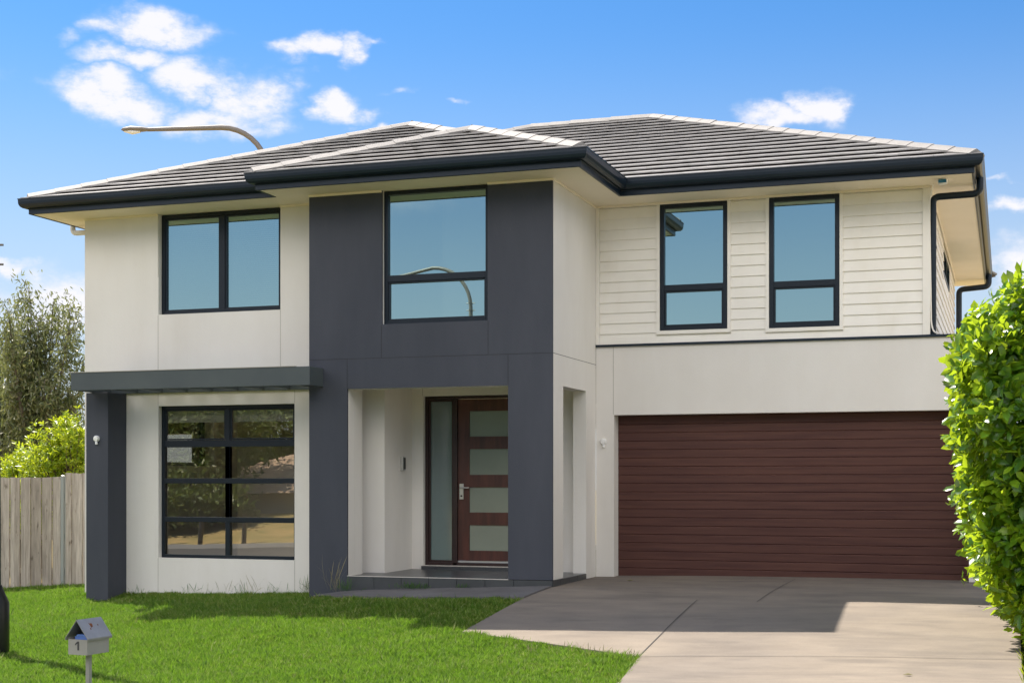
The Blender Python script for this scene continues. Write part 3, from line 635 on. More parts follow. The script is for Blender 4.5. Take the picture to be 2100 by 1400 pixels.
HB().box(-12.87, -9.4, LW + .26, 29.6, -1.56, -1.46).build('room_floor', M['floor'])
HB().box(-12.85, -9.35, LW + .26, 23.38, 1.58, 1.62).build('room_ceiling', M['ceil'])
HB().box(-5.5, -.6, 20.5, 20.52, -1.38, 1.0).build('garage_backing', M['black'])
bl = HB()
for a, b in ((A[0] + .03, -10.78), (-10.70, A[1] - .03)): bl.box(a, b, LW + .19, LW + .20, .86, 1.12)
bl.build('roller_blind', M['blind'], wa)
bl = HB()
for z in np.arange(2.5, 3.9, .03): bl.box(B[0] + .04, B[1] - .04, LW + .2, LW + .203, z, z + .022)
bl.build('venetian_blind', M['blind'], wb)

# garage door: horizontal ribs
gd = HB(); zb = -1.375; zt = .985; n = 19; ph = .1215; z = zb
prof = []
yd = GL + .245
z = zb; i = 0
while z < zt:
    t = min(z + ph, zt); prof += [(yd, z + .006), (yd - .005, z + .010), (yd - .007, t - .009), (yd - .004, t - .003), (yd + .004, t)]; z += ph
prof = [(yd + .03, zb)] + prof + [(yd + .03, zt)]
gd.prism(prof, 'x', GO[0] + .002, GO[1] + .06); gd.build('garage_door', M['garage'])
HB().box(GO[0], GO[1], yd - .02, yd + .03, -1.40, -1.366).build('door_seal', M['black'])
# front door set
YD = 19.80
ds = HB(); 
ds.box(-8.138, -8.095, YD - .03, YD + .07, -1.24, 1.243); ds.box(-8.095, -6.62, YD - .03, YD + .07, 1.20, 1.243); ds.box(-7.70, -7.635, YD - .03, YD + .07, -1.24, 1.20); ds.box(-8.095, -6.62, YD - .03, YD + .07, -1.24, -1.195); ds.box(-6.665, -6.62, YD - .03, YD + .07, -1.195, 1.20)
ds.build('door_frame', M['door_frame'], bevel=.004)
sd = HB(); sd.box(-8.095, -8.062, YD, YD + .04, -1.195, 1.20); sd.box(-7.728, -7.70, YD, YD + .04, -1.195, 1.20); sd.box(-8.062, -7.728, YD, YD + .04, 1.165, 1.20); sd.box(-8.062, -7.728, YD, YD + .04, -1.195, -1.165)
sdo = sd.build('sidelight', M['door_frame']); HB().box(-8.062, -7.728, YD + .015, YD + .025, -1.165, 1.165).build('pane', M['frost'], sdo)
E2 = [(843, 895), (920.5, 973), (998.6, 1050), (1076, 1128)]
zz = []
dd = (YD + .01)
for a, b in E2: zz.append((-(b - 985.6) / F * dd / .936, -(a - 985.6) / F * dd / .936))
lf = HB(); X0, X1 = -7.63, -6.67; gx0, gx1 = -7.455, -6.84
wallY(lf, X0, X1, -1.165, 1.195, YD + .005, YD + .045, [(gx0, gx1, a, b) for a, b in zz])
dl = lf.build('front_door', M['door'], bevel=.003)
dg = HB()
for a, b in zz: dg.box(gx0, gx1, YD + .022, YD + .03, a, b)
dg.build('pane', M['dglass'], dl)
hd = HB(); hx = -7.575; hz = -.10
hd.box(hx - .032, hx + .032, YD - .006, YD + .005, hz - .17, hz + .06); hd.tube([(hx, YD - .005, hz), (hx, YD - .055, hz), (hx + .02, YD - .06, hz), (hx + .14, YD - .06, hz)], .011, 8)
hd.build('handle', M['metal'], dl, smooth=True, bevel=.002)
HB().lathe([(.014, 0), (.014, .008)], (hx, YD - .014, hz - .12), axis=(0, 1, 0)).build('keyhole', M['black'], dl)
HB().box(X0, X1, YD - .008, YD + .005, -1.192, -1.168).build('door_sweep', M['metal'], dl)
# doorbell panel on the porch side wall
HB().box(-8.316, -8.275, 19.25, 19.36, .15, .35).build('intercom', M['metal'], bevel=.006)
HB().box(-8.2745, -8.270, 19.30, 19.35, .17, .335).build('intercom_panel', M['black'])
# wall lights
for x, y, z in ((-5.473, GL, .563), (-12.57, 17.98, .617)):
    w = HB().lathe([(.0, 0), (.046, 0), (.046, .03), (.036, .045), (.0, .05)], (x, y, z), axis=(0, -1, 0)); w.lathe([(.016, 0), (.020, -.045), (.0, -.05)], (x + .008, y - .03, z - .038)); w.build('wall_light', M['white_plastic'], smooth=True)
# pergola with its fin wall
HB().box(-12.76, -12.385, 17.98, LW - .003, -2.1, 1.288).build('pillar', M['dark'], bevel=.004)
pg = HB(); pg.box(-12.678, -8.882, 17.5, 17.545, 1.29, 1.542); pg.box(-8.927, -8.882, 17.546, BK - .003, 1.29, 1.542); pg.box(-12.678, -12.633, 17.546, LW - .004, 1.29, 1.542); pg.box(-12.632, BX0 - .003, LW - .05, LW - .004, 1.292, 1.54)
po_ = pg.build('pergola_beam', M['pergola'], bevel=.003)
pr = HB()
for x in np.arange(-12.2, -8.95, .42): pr.box(x, x + .045, 17.546, (LW - .052) if x + .05 < BX0 else BK - .004, 1.31, 1.50)
pr.build('rafters', M['pergola'], po_)
HB().box(-12.70, BX0 - .004, 17.49, 17.56, 1.543, 1.553).build('pergola_flashing', M['joint'], po_)
HB().box(-13.10, BX0 - .003, LW - .004, LW - .0015, 1.575, 1.582).build('wall_flashing', M['joint'])

# ------------------------------------------------------------------ timber fence
fn = tag(empty('timber_fence', (-14.5, 19.62, -1.7)), 'grey weathered timber paling fence between the house corner and the left edge', 'fence')
FI = Matrix.Translation((14.5, -19.62, 1.7))
def child(mb, name, m, par, inv, **k): o = mb.build(name, m, **k); o.parent = par; o.matrix_parent_inverse = inv; return o
def palings(x0, x1, ztop0, ztop1):
    mb = MB(); x = x0; i = 0
    while x < x1 - .02:
        w = min(random.uniform(.088, .115), x1 - x); t = (x - x0) / (x1 - x0); zt = ztop0 + (ztop1 - ztop0) * t + random.uniform(-.006, .008); y = 19.6 + (.018 if i % 2 else 0) + random.uniform(-.003, .003)
        ln = random.uniform(-.004, .004)
        mb.prism([(x, -2.1), (x + w - .003, -2.1), (x + w - .003 + ln, zt), (x + ln, zt)], 'y', y, y + .016); x += w + random.choice((-.002, .001, .004, .006)); i += 1
    return mb
child(palings(-18.6, -14.40, .03, .058), 'paling_panel', M['wood'], fn, FI)
child(palings(-14.30, -13.13, .122, .128), 'paling_panel', M['wood'], fn, FI)
child(MB().box(-14.382, -14.325, 19.585, 19.64, -2.1, .075).box(-14.315, -14.300, 19.60, 19.62, -2.1, .07), 'post', M['gate'], fn, FI)
child(MB().lathe([(.03, 0), (.03, .01), (.012, .02)], (-14.353, 19.61, .075)), 'post_cap', M['white_plastic'], fn, FI)
child(MB().box(-18.6, -13.13, 19.64, 19.68, -1.5, -1.42).box(-18.6, -13.13, 19.64, 19.68, -.3, -.22).box(-18.6, -13.13, 19.64, 19.68, -.95, -.87), 'rails', M['wood'], fn, FI)

# ------------------------------------------------------------------ leaves
def unit(v): return v / np.linalg.norm(v, axis=1, keepdims=True)
def leaves(P, D, ln, wd, fold=.25, bend=.25, up=None):
    """P base points, D direction; each leaf is a pointed, folded, bent blade of 6 faces"""
    n = len(P); D = unit(D); u = RNG.normal(size=(n, 3)) if up is None else up + RNG.normal(size=(n, 3)) * .35
    S = unit(np.cross(D, u)); N = np.cross(S, D)
    sc = RNG.uniform(.5, 1.3, n); ln = (ln * sc)[:, None]; wd = (wd * sc * RNG.uniform(.85, 1.15, n))[:, None]
    pts = []
    for t, w in ((0, 0), (.36, .85), (.74, 1), (1, 0)):
        c = P + D * ln * t - N * ln * bend * t * t
        pts.append((c, w))
    V = np.stack([pts[0][0], pts[1][0] + S * wd * .5 * .85 + N * wd * fold * .5, pts[1][0], pts[1][0] - S * wd * .5 * .85 + N * wd * fold * .5,
                  pts[2][0] + S * wd * .48 + N * wd * fold * .5, pts[2][0], pts[2][0] - S * wd * .48 + N * wd * fold * .5, pts[3][0]], 1)
    V = V.reshape(-1, 3); b = (np.arange(n) * 8)[:, None]
    T = np.array([(0, 1, 2), (0, 2, 3), (1, 4, 5), (1, 5, 2), (3, 2, 5), (3, 5, 6), (4, 7, 5), (5, 7, 6)])
    return V, (b[:, None, :] + T[None]).reshape(-1, 3)
def simple_leaves(P, D, ln, wd):
    n = len(P); D = unit(D); S = unit(np.cross(D, RNG.normal(size=(n, 3)))); N = np.cross(S, D)
    ln = (ln * RNG.uniform(.6, 1.3, n))[:, None]; wd = (wd * RNG.uniform(.7, 1.2, n))[:, None]
    V = np.stack([P, P + D * ln * .45 + S * wd * .5, P + D * ln - N * ln * .12, P + D * ln * .45 - S * wd * .5], 1).reshape(-1, 3)
    return V, (np.arange(n) * 4)[:, None] + np.array([0, 1, 2, 3])[None]
def whorls(T, D, k, ln, wd, spread=.9, **kw):                # k leaves round each twig tip
    n = len(T); P = np.repeat(T, k, 0); Dr = np.repeat(unit(D), k, 0); off = unit(RNG.normal(size=P.shape)); off -= Dr * (off * Dr).sum(1, keepdims=True); off = unit(off)
    P = P - Dr * RNG.uniform(0, .10, (len(P), 1)) + off * .004
    return leaves(P, Dr * RNG.uniform(.25, 1.0, (len(P), 1)) + off * spread, ln, wd, up=Dr, **kw)
def interior(pts, n, rj): return pts[RNG.integers(0, len(pts), n)] + RNG.normal(size=(n, 3)) * rj

# hedge at the right: profile of its left face by height, runs away along the drive
hg = tag(empty('hedge', (1.0, 14.6, -1.6)), 'tall dense leafy green hedge at the right edge of the driveway', 'hedge')
HI = Matrix.Translation((-1.0, -14.6, 1.6))
hz = np.array([-1.75, -1.45, -1.2, -.95, -.55, -.1, .35, .75, 1.0, 1.25, 1.5, 1.65, 1.8, 2.0])
hx = np.array([.50, .29, .02, -.10, -.21, -.27, -.32, -.30, -.42, -.42, -.28, -.12, .12, .55])
def hedge_pts(n):
    z = RNG.uniform(-1.42, 2.1, n); X0 = np.interp(z, hz, hx) 
    y0, y1 = 13.3, 17.4
    face = RNG.random(n); P = np.zeros((n, 3)); D = np.zeros((n, 3))
    a = RNG.uniform(0, 1, n)
    # plan: rounded block x from X0 to 2.1, y0..y1
    th = RNG.uniform(-.5 * np.pi, 0, n)
    left = face < .42; front = (face >= .42) & (face < .86); top = face >= .86
    inset = .5 * (X0 - hx.min())
    P[left] = np.stack([X0[left] , y0 + .35 + a[left] * (y1 - y0 - .35), z[left]], 1); D[left] = (-1, -.15, .45)
    P[front] = np.stack([X0[front] + .15 + a[front] * 1.9, y0 + .25 * (1 - a[front]) + inset[front], z[front]], 1); D[front] = (-.25, -1, .5)
    xt = RNG.uniform(-.45, 2.1, n); zt = np.interp(xt, [-.44, -.26, -.06, .2, .6, 1.2, 2.1], [1.05, 1.45, 1.6, 1.76, 1.95, 2.1, 2.2])
    P[top] = np.stack([xt[top], y0 + .2 + a[top] * (y1 - y0), zt[top]], 1); D[top] = (-.3, -.1, 1)
    # clumps: push in and out by a lumpy field
    f = np.sin(P[:, 2] * 5.1 + P[:, 1] * 2.2) * .5 + np.sin(P[:, 1] * 4.3 + 1.3) * .4 + np.sin(P[:, 2] * 9.7 - P[:, 0] * 6.1 + 2) * .35 + np.sin(P[:, 0] * 8 + P[:, 2] * 3) * .35
    Dn = unit(D); P = P + Dn * (f * .12 + .08 * np.sin(P[:, 2] * 2.3 + P[:, 1] * .9 + 1) + RNG.normal(size=n) * .07)[:, None]
    return P, D + RNG.normal(size=D.shape) * .5
T, D = hedge_pts(5400)
V1, F1 = whorls(T, D, 6, .128, .057, bend=.3)
T2, D2 = hedge_pts(2600); V2, F2 = whorls(T2 - unit(D2) * RNG.uniform(.1, .35, (len(T2), 1)), D2, 6, .11, .05)
o = arr_mesh('foliage', np.concatenate([V1, V2]), np.concatenate([F1, F2 + len(V1)]), M['hedge']); o.parent = hg; o.matrix_parent_inverse = HI
tb = MB()
for i in range(16):
    x = random.uniform(.35, 1.7); y = random.uniform(13.75, 17.1); z0 = gf(x, y)
    for q in range(4):
        tb.tube([(x, y, z0 - .05), (x + random.uniform(-.08, .08), y + random.uniform(-.08, .08), z0 + .6), (x + random.uniform(-.4, .3), y + random.uniform(-.3, .3), z0 + 1.8), (x + random.uniform(-.5, .4), y + random.uniform(-.35, .35), 1.7)], [.022, .018, .012, .005], 6)
child(tb, 'stems', M['bark'], hg, HI)

# gum trees and the bush beyond the fence
def gum(name, bx, by, zt, spread, n, label, seed, parts=7, z0=-2.1):
    rs = random.Random(seed); e = empty(name, (bx, by, z0)); inv = Matrix.Translation((-bx, -by, -z0)); tb = MB(); tips = []
    for i in range(parts):
        a = rs.uniform(0, 6.28); r = spread * rs.uniform(.15, .75); top = zt - rs.uniform(0, .45) * (zt - z0) * .8
        ex, ey = bx + math.cos(a) * r, by + math.sin(a) * r
        pts = [(bx + rs.uniform(-.15, .15), by, z0)]
        for t in (.25, .5, .75, 1): pts.append((bx + (ex - bx) * t ** 1.3 + rs.uniform(-.1, .1), by + (ey - by) * t ** 1.3, z0 + (top - z0) * t * .93))
        tb.tube(pts, [.085, .065, .045, .028, .010], 7)
        for t in np.linspace(.28, 1, 13):
            k = min(3, int(t * 4)); f = t * 4 - k; p = Vector(pts[k]).lerp(Vector(pts[min(4, k + 1)]), f) if k < 4 else Vector(pts[4])
            for q in range(3):
                b = rs.uniform(0, 6.28); l = spread * rs.uniform(.12, .42) * (1.15 - .6 * t); qv = p + Vector((math.cos(b) * l, math.sin(b) * l, rs.uniform(-.1, .45)))
                tb.tube([p, p.lerp(qv, .5) + Vector((0, 0, .08)), qv], [.014, .009, .003], 4); tips.append(qv); tips.append(p.lerp(qv, .6))
    tips = np.array([tuple(t) for t in tips]); P = interior(tips, n, np.array([.15, .15, .19]) * (spread / 1.5) ** .5)
    D = RNG.normal(size=(n, 3)) * .55 + np.array([0, 0, -.75]); V, Fc = simple_leaves(P, D, .13, .034)
    o = arr_mesh('crown', V, Fc, M['gum']); o.parent = e; o.matrix_parent_inverse = inv
    child(tb, 'trunk', M['bark'], e, inv); return tag(e, label, 'tree', 'gum trees beyond the fence')
gum('gum_tree', -19.0, 25.2, 4.3, 1.25, 24000, 'tall grey green gum tree against the sky, highest tree beyond the fence', 1, 8)
gum('gum_tree', -20.0, 25.6, 3.5, 1.25, 17000, 'gum tree with thin dark trunks cut by the left edge of the photo', 2, 7)
gum('gum_tree', -19.2, 27.4, 1.9, 1.5, 22000, 'low dark gum tree close behind the charcoal pergola end', 5, 6)
gum('gum_tree', -21.3, 26.8, 1.5, 1.7, 12000, 'shadowed gum sapling with bare twigs low behind the fence at left', 7, 6)
def bush(bx, by, zt, rx, ry, n, label):
    z0 = -2.; e = empty('bush', (bx, by, z0)); inv = Matrix.Translation((-bx, -by, -z0)); tb = MB(); tips = []; dirs = []
    for i in range(n):
        a = random.uniform(0, 6.28); ph = random.uniform(-.3, 1.55); r = random.uniform(.62, 1.0)
        hz_ = (zt - z0) * .5; c = Vector((bx, by, z0 + hz_)); lump = 1 + .13 * math.sin(a * 3 + ph * 4) + .1 * math.sin(a * 7 + 2)
        d = Vector((math.cos(a) * math.cos(ph) * rx, math.sin(a) * math.cos(ph) * ry, math.sin(ph) * hz_)) * r * lump
        tips.append(tuple(c + d)); dirs.append((d.x * .8, d.y * .8, abs(d.z) * .6 + .55))
        if i % 12 == 0: tb.tube([(bx, by, z0), tuple(c + d * .45), tuple(c + d * .98)], [.03, .014, .004], 5)
    V, Fc = whorls(np.array(tips), np.array(dirs), 8, .105, .026, spread=.75, bend=.1)
    o = arr_mesh('foliage', V, Fc, M['bush']); o.parent = e; o.matrix_parent_inverse = inv; child(tb, 'stems', M['bark'], e, inv)
    return tag(e, label, 'bush', 'bright bushes beyond the fence')
bush(-15.95, 21.9, 1.08, .95, .8, 1500, 'bright yellow green bush rising beyond the fence beside the house corner')
bush(-17.2, 22.3, .50, 1.15, .8, 1300, 'lower yellow green bush beyond the fence near the left edge')

# ------------------------------------------------------------------ street lamps
def lamp(name, x, y, ztop, ang, arm, label, basecol=False, z0=None, r0=.10, bolts=None, up=0.0):
    z0 = gf(x, y) if z0 is None else z0; e = empty(name, (x, y, z0)); inv = Matrix.Translation((-x, -y, -z0)); ux, uy = math.cos(ang), math.sin(ang); rad = 1.15
    def at(l, z): return (x + ux * l, y + uy * l, z)
    hgt = ztop - z0
    child(MB().tube([at(0, z0), at(0, z0 + 1.6), at(0, ztop - rad - .4)], [r0, r0 * .92, r0 * .55], 14), 'pole', M['black'] if basecol else M['pole'], e, inv, smooth=True)
    pts = [at(0, ztop - rad - .4)] + [at(rad * (1 - math.cos(t)), ztop - rad + rad * math.sin(t)) for t in np.linspace(0, math.pi / 2, 10)] + [at(rad + (arm - rad) * .5, ztop + up * .5), at(arm, ztop + up)]
    child(MB().tube(pts, [r0 * .55] + [r0 * .48] * 10 + [r0 * .42, r0 * .36], 12), 'arm', M['pole'], e, inv, smooth=True)
    hd = MB().tube([at(arm - .08, ztop + up), at(arm + .12, ztop + up + .01), at(arm + .40, ztop + up + .02), at(arm + .60, ztop + up), at(arm + .66, ztop + up - .01)], [.055, .10, .115, .075, .01], 12)
    hd.v = [(p[0], p[1], ztop + up + (p[2] - ztop - up) * .62) for p in hd.v]; child(hd, 'lamp_head', M['pole'], e, inv, smooth=True)
    df = MB().tube([at(arm + .18, ztop + up - .045), at(arm + .38, ztop + up - .07), at(arm + .58, ztop + up - .04)], [.05, .085, .03], 12)
    df.v = [(p[0], p[1], ztop + up - .05 + (p[2] - ztop - up + .05) * .7) for p in df.v]; child(df, 'diffuser', M['lampglass'], e, inv, smooth=True)
    if bolts:
        for z in bolts:
            b = MB(); b.tube([at(-r0 * .95 - .03, z), at(r0 * .95 + .03, z)], .013, 6); b.tube([(x - uy * (r0 + .02), y + ux * (r0 + .02), z), (x + uy * (r0 + .02), y - ux * (r0 + .02), z)], .012, 6)
            child(b, 'bolt', M['pole'], e, inv)
    if basecol:
        bs = MB().lathe([(.165, 0), (.185, .07), (.185, .60), (.115, .76), (.105, .80)], (x, y, z0), n=20); child(bs, 'base_cover', M['black'], e, inv, smooth=True)
    return tag(e, label, 'street lamp', 'street lamps')
lamp('street_lamp', -17.45, 32.1, 8.80, R(180 + 19), 3.0, 'curved arm street lamp standing behind the house roof', z0=-2.2, r0=.14, up=-.05)
kb = (-16 - 1050) / F; db = 16.3
lx, ly = db * (-math.sin(YAW) + kb * math.cos(YAW)), db * (math.cos(YAW) + kb * math.sin(YAW))
lamp('street_lamp', lx, ly, 6.6, R(200), 2.6, 'black street lamp post with a wide base cover at the left edge of the lawn', True, z0=gf(lx, ly) - .02, r0=.10, bolts=(2.66, 2.44))
lamp('street_lamp', -14.3, -2.0, 6.05, R(185), 2.8, 'grey street lamp across the road, mirrored in the upstairs window over the porch', z0=-2.1, r0=.115, bolts=(4.8, 5.0), up=-.25)

# ------------------------------------------------------------------ mailbox
mx, my = 10.9 * (-math.sin(YAW) + (182 - 1050) / F * math.cos(YAW)), 10.9 * (math.cos(YAW) + (182 - 1050) / F * math.sin(YAW))
mzg = gf(mx, my); mt_ = -1.035                              # ridge height
mb_ = empty('mailbox', (mx, my, mzg)); tag(mb_, 'small grey steel mailbox with gabled lid and number 1 on a post in the lawn', 'mailbox')
ROT = Matrix.Translation((mx, my, 0)) @ Matrix.Rotation(YAW + R(17) - R(40), 4, 'Z'); MI = Matrix.Translation((-mx, -my, -mzg))
w, l = .088, .125; zb_, ze_ = mt_ - .262, mt_ - .135
def mc(mb, name, m, par=mb_, **k): mb.xf(ROT); return child(mb, name, m, par, MI, **k)
bd = MB().box(-w, w, -l, -l + .003, zb_, ze_ - .012); bd.box(-w, w, l - .003, l, zb_, ze_); bd.box(-w, -w + .003, -l + .003, l - .003, zb_, ze_); bd.box(w - .003, w, -l + .003, l - .003, zb_, ze_); bd.box(-w + .003, w - .003, -l + .003, l - .003, zb_, zb_ + .003)
body = mc(bd, 'body', M['boxsteel'])
lid = MB(); rw = w + .018; rl = l + .016; th = .004
lid.prism([(-rw, ze_ - .004), (0, mt_), (rw, ze_ - .004), (rw, ze_ - .02), (rw - th, ze_ - .02), (rw - th, ze_ - .008), (0, mt_ - .007), (-rw + th, ze_ - .008), (-rw + th, ze_ - .02), (-rw, ze_ - .02)], 'y', -rl, rl)
lid.prism([(-w, ze_ + .002), (0, mt_ - .012), (w, ze_ + .002)], 'y', l - .002, l + .002)
lido = mc(lid, 'lid', M['lidsteel'])
mc(MB().box(-.05, .06, -l + .03, l - .03, ze_ - .018, ze_ + .008).box(-.03, .05, -l + .025, l - .04, ze_ + .009, ze_ + .022), 'mail', M['paper'], mb_)
# the digit, cut as strips of sheet on the front plate
dg_ = MB().box(-.002, .013, -l - .0025, -l - .0003, zb_ + .035, zb_ + .10); dg_.prism([(-.022, zb_ + .082), (-.002, zb_ + .100), (-.002, zb_ + .086), (-.022, zb_ + .070)], 'y', -l - .0025, -l - .0003)
mc(dg_, 'number', M['digit'], mb_)
# rust patches on the lid slope (right hand side)
ang_ = math.atan2(mt_ - ze_ + .004, rw)
def patch(cx, cy, r, n, seed):
    rr = random.Random(seed); pts = []
    for i in range(n): a = 2 * math.pi * i / n; q = r * rr.uniform(.45, 1.25); pts.append((cx + math.cos(a) * q * .8, cy + math.sin(a) * q))
    mc(MB().add([(x, y, mt_ - x * math.tan(ang_) + .0012) for x, y in pts], [tuple(range(n))]), 'rust_patch', M['rust'], mb_)
patch(.036, -.02, .020, 11, 3); patch(.055, -.045, .008, 7, 8); patch(.040, .055, .010, 6, 4)
mc(MB().box(-.016, .016, -.016, .016, mzg - .2, zb_), 'post', M['boxsteel'], mb_)

# ------------------------------------------------------------------ lawn of blades
def lawn():
    n = 1150000
    x = RNG.uniform(-17.3, -2.2, n); y = RNG.uniform(10.0, 19.6, n)
    d = -math.sin(YAW) * x + math.cos(YAW) * y; r = math.cos(YAW) * x + math.sin(YAW) * y
    k = (np.abs(r / d) < .47) & (d > 10.6)
    k &= ~inpoly(x, y, DRIVE) & ~inpoly(x, y, SLAB) & ~((x > -9.1) & (y > 16.94)) & ~((y > 18.43) & (x > -13.13)) & ~((x > -12.77) & (x < -12.38) & (y > 17.97))
    x = x[k]; y = y[k]; n = len(x); z = gz(x, y) - .05
    h = RNG.uniform(.055, .095, n) * (1 + .25 * np.sin(x * 2.1 + 1.2 * np.sin(y * 1.7)) * np.sin(y * 2.6) + .2 * np.sin(x * 13 + 3 * np.sin(y * 5)) * np.sin(y * 11 + x * 3)); h = h * np.where(RNG.random(n) < .012, 1.6, 1.0); w = RNG.uniform(.005, .0085, n)
    a = RNG.uniform(0, 2 * np.pi, n); b = RNG.uniform(0, 2 * np.pi, n); le = RNG.uniform(.1, .8, n) * h
    P = np.stack([x, y, z], 1); S = np.stack([np.cos(a), np.sin(a), 0 * a], 1) * w[:, None]; Ld = np.stack([np.cos(b), np.sin(b), 0 * b], 1) * le[:, None]; U = np.array([0, 0, 1.]) * h[:, None]
    V = np.stack([P - S, P + S, P + S * .7 + Ld * .35 + U * .6, P + Ld + U, P - S * .7 + Ld * .35 + U * .6], 1).reshape(-1, 3)
    i = (np.arange(n) * 5)[:, None]; Fq = np.concatenate([i + np.array([0, 1, 2])[None], i + np.array([0, 2, 4])[None], i + np.array([4, 2, 3])[None]])
    o = arr_mesh('lawn_grass', V, Fq, M['grass']); tag(o, 'bright green mown lawn in front of the house', 'grass', kind='stuff')
lawn()

# weeds, tufts and litter
def weed(x, y, n, hgt, sp, label, m='weed', z=None, flat=False, cat='weed'):
    P = np.stack([x + RNG.normal(size=n) * sp, y + RNG.normal(size=n) * sp * .4, np.full(n, 0.)], 1); zz_ = (gf(x, y) + .03) if z is None else z; P[:, 2] = zz_ + (RNG.uniform(0, hgt * .6, n) if flat else 0)
    D = RNG.normal(size=(n, 3)) * (.8 if flat else .32) + np.array([0, -.15, .6 if flat else 1]); V, Fc = leaves(P, D, hgt * (.7 if flat else 1), .022 if flat else .006, bend=.35)
    o = arr_mesh('weed', V, Fc, M[m]); return tag(o, label, cat, 'weeds along the house')
weed(-7.48, 17.82, 110, .09, .13, 'leafy dark weed clump at the foot of the tiled porch step')
weed(-6.83, 17.84, 30, .06, .06, 'tiny weed clump near the right porch pillar')
weed(-8.50, 17.72, 60, .16, .09, 'weed at the base of the left porch pillar')
weed(-8.55, 17.55, 16, .42, .05, 'tall dry grass stems beside the left porch pillar', 'straw')
weed(-9.25, 18.3, 14, .26, .06, 'dry stems in the wall corner beside the charcoal block', 'straw')
weed(-10.15, 18.33, 12, .24, .10, 'thin dry stems under the right side of the big grid window', 'straw')
weed(-10.75, 18.33, 12, .17, .12, 'thin dry stems under the middle of the big grid window', 'straw')
weed(-13.18, 19.3, 8, .3, .03, 'pale dry tuft where the fence meets the house wall', 'straw')
for i, (x, n_, h_) in enumerate(((-12.1, 10, .10), (-11.2, 14, .14), (-10.45, 10, .12), (-9.9, 18, .16), (-9.35, 26, .2))):
    weed(x, 18.36, n_, h_, .07, ('small green weed at the wall foot beside the pergola pillar', 'small green weed under the left side of the big grid window', 'tiny green weed under the middle of the big grid window', 'green weed under the right end of the big grid window', 'taller green weed in the corner by the charcoal block')[i])
for i, (u, v) in enumerate(((1100, 1334), (1180, 1334), (1236, 1342), (1290, 1348))):
    x, y = hit(u, v); weed(x, y - .04, 16, .10, .10, 'dry seed heads at the driveway edge, %s along the slanted end' % ('first', 'second', 'third', 'last')[i], 'straw', z=gf(x, y) - .01)
far_shrubs = [(-34, -12.5, 1.8, 1.5), (-31.5, -12.8, 2.2, 1.7), (-29.8, -13.4, 1.7, 1.4), (-23.2, -13, 2.0, 1.6)]
def fringe():                                               # straggling turf at the foot of the hedge
    n = 5200; x = RNG.uniform(.13, 1.6, n); y = RNG.uniform(9, 16.6, n); z = gz(x, y) - .03; P = np.stack([x, y, z], 1)
    D = RNG.normal(size=(n, 3)) * .45 + np.array([-.12, 0, 1]); V, Fc = simple_leaves(P, D, .13, .010); o = arr_mesh('verge_grass', V, Fc, M['bush']); tag(o, 'straggly yellow green grass at the foot of the hedge', 'grass', kind='stuff')
fringe()
def leaf_bit(u, v, label, s=.05):
    x, y = hit(u, v); z = gf(x, y) + .022
    o = MB().add([(x - s, y, z), (x, y - s * .5, z + .012), (x + s, y + .01, z), (x, y + s * .5, z + .016)], [(0, 1, 2), (0, 2, 3)]).build('dead_leaf', M['straw'] if s > .04 else M['lampglass'])
    return tag(o, label, 'leaf', 'litter on the driveway')
leaf_bit(1292, 1193, 'curled dead leaf on the concrete by the left end of the garage door', .055)
leaf_bit(1862, 1388, 'pale dead leaf on the sunlit concrete near the bottom edge', .045)

# ------------------------------------------------------------------ across the road (seen in the glass)
road = heightgrid('road', axis_pts(-300, 300, -30, 20, 1), np.linspace(-7.5, 3.6, 12), -.02, M['asphalt'])
o = MB(); 
xs = np.arange(-60, 41, 2.)
V = []; Fc = []
for s_, y0 in ((1, 3.6), (-1, -7.9)):
    b0 = len(V)
    for x in xs:
        z = gf(x, y0); V += [(x, y0, z - .1), (x, y0, z + .12), (x, y0 + .4, z + .13), (x, y0 + .4, z - .1)]
    for i in range(len(xs) - 1):
        q = b0 + i * 4
        for k in range(3): Fc.append((q + k, q + k + 1, q + 5 + k, q + 4 + k))
k_ = MB().add(V, Fc).build('kerb', M['kerb']); k_['kind'] = 'structure'
heightgrid('bank', np.linspace(-75, 45, 90), np.linspace(-45, -7.5, 40), .02, M['drygrass'])
def far_tree(x, y, h, r, label, n=9000):
    z0 = gf(x, y); e = empty('tree', (x, y, z0)); inv = Matrix.Translation((-x, -y, -z0)); tb = MB().tube([(x, y, z0 - .1), (x + .2, y, z0 + h * .4), (x, y + .1, z0 + h * .8)], [.16, .12, .04], 7)
    cs = []
    for i in range(16):
        a = random.uniform(0, 6.28); q = r * random.uniform(.1, .8); zc = z0 + h * random.uniform(.22, .92); p = (x + math.cos(a) * q, y + math.sin(a) * q, zc); cs.append(p); tb.tube([(x + .1, y, z0 + h * .3), p], [.05, .012], 5)
    P = interior(np.array(cs), n, np.array([r * .27, r * .27, h * .09])); V, Fc = simple_leaves(P, RNG.normal(size=(n, 3)) + np.array([0, 0, -.4]), .34, .12)
    o = arr_mesh('crown', V, Fc, M['farleaf']); o.parent = e; o.matrix_parent_inverse = inv; child(tb, 'trunk', M['bark'], e, inv); return tag(e, label, 'tree', 'trees on the bank across the road')
for i, x in enumerate(np.arange(-44, 14, 4.1)):
    if -31.5 < x < -25.5: continue
    far_tree(x + random.uniform(-.6, .6), -15.5 - random.uniform(0, 4), random.uniform(4.4, 5.6), random.uniform(2.5, 3.2), 'olive tree on the dry bank across the road, behind the camera')
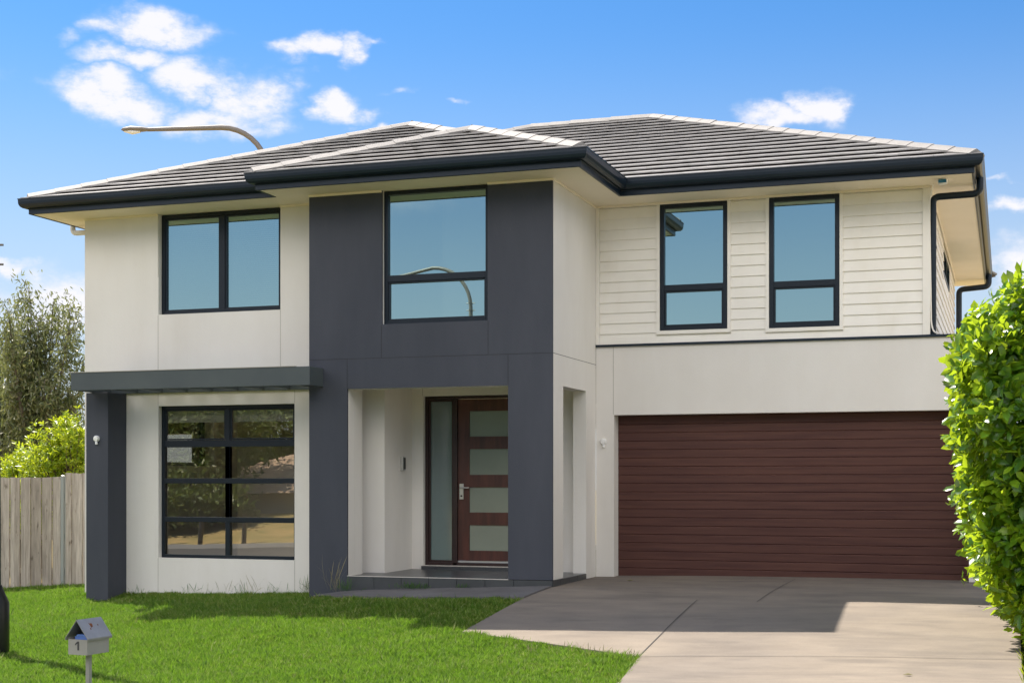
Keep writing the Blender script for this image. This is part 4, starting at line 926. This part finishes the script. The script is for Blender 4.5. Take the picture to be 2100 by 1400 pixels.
for i, x in enumerate(np.arange(-52, -12, 4.6)):
    far_tree(x + random.uniform(-.6, .6), -28 - random.uniform(0, 3), random.uniform(6.2, 7.2), random.uniform(3.4, 4.0), 'tall olive tree behind the low house across the road', 11000)
for x, y, h_, r_ in far_shrubs: far_tree(x, y, h_, r_, 'rounded olive shrub in front of the low house across the road', 5000)
# posts and wire fence on the bank
for i, x in enumerate((-29.6, -28.1, -26.3)):
    z = gf(x, -9.4); o = MB().tube([(x, -9.4, z - .2), (x + .06, -9.4, z + 1.15)], [.09, .08], 8).build('bollard', M['black']); tag(o, 'short dark timber bollard at the kerb across the road', 'bollard', 'bollards across the road')

# ------------------------------------------------------------------ neighbour house over the road, its roof shows in the big window
nb = empty('neighbour_house', (-29, -20, -3.1)); NI = Matrix.Translation((29, 20, 3.1)); z = -3.1
child(MB().box(-33.5, -25, -24, -16.5, z, z + 2.6), 'wall', M['wall2'], nb, NI)
child(MB().add([(-34.2, -24.6, z + 2.6), (-24.3, -24.6, z + 2.6), (-24.3, -15.9, z + 2.6), (-34.2, -15.9, z + 2.6), (-30, -20.2, z + 4.3), (-28.4, -20.2, z + 4.3)], [(0, 1, 5, 4), (1, 2, 5), (2, 3, 4, 5), (3, 0, 4), (3, 2, 1, 0)]), 'roof', M['roof2'], nb, NI)
tag(nb, 'low house with a terracotta hip roof across the road', 'house')

# unseen house added past the right edge; its sunlit wall lights the side passage
n2_ = empty('neighbour_house', (9, 24, -1.4)); N2 = Matrix.Translation((-9, -24, 1.4))
child(MB().box(4.8, 13, 17.6, 32, -1.8, 4.2), 'wall', M['cream'], n2_, N2)
child(MB().add([(4.2, 17, 4.2), (13.6, 17, 4.2), (13.6, 32.6, 4.2), (4.2, 32.6, 4.2), (8.9, 21.7, 6.1), (8.9, 27.9, 6.1)], [(0, 1, 4), (1, 2, 5, 4), (2, 3, 5), (3, 0, 4, 5), (3, 2, 1, 0)]), 'roof', M['tile'], n2_, N2)
tag(n2_, 'unseen cream house with a grey hip roof, added past the hedge to bounce sunlight', 'house')

SC.render.resolution_x = 1024; SC.render.resolution_y = 682
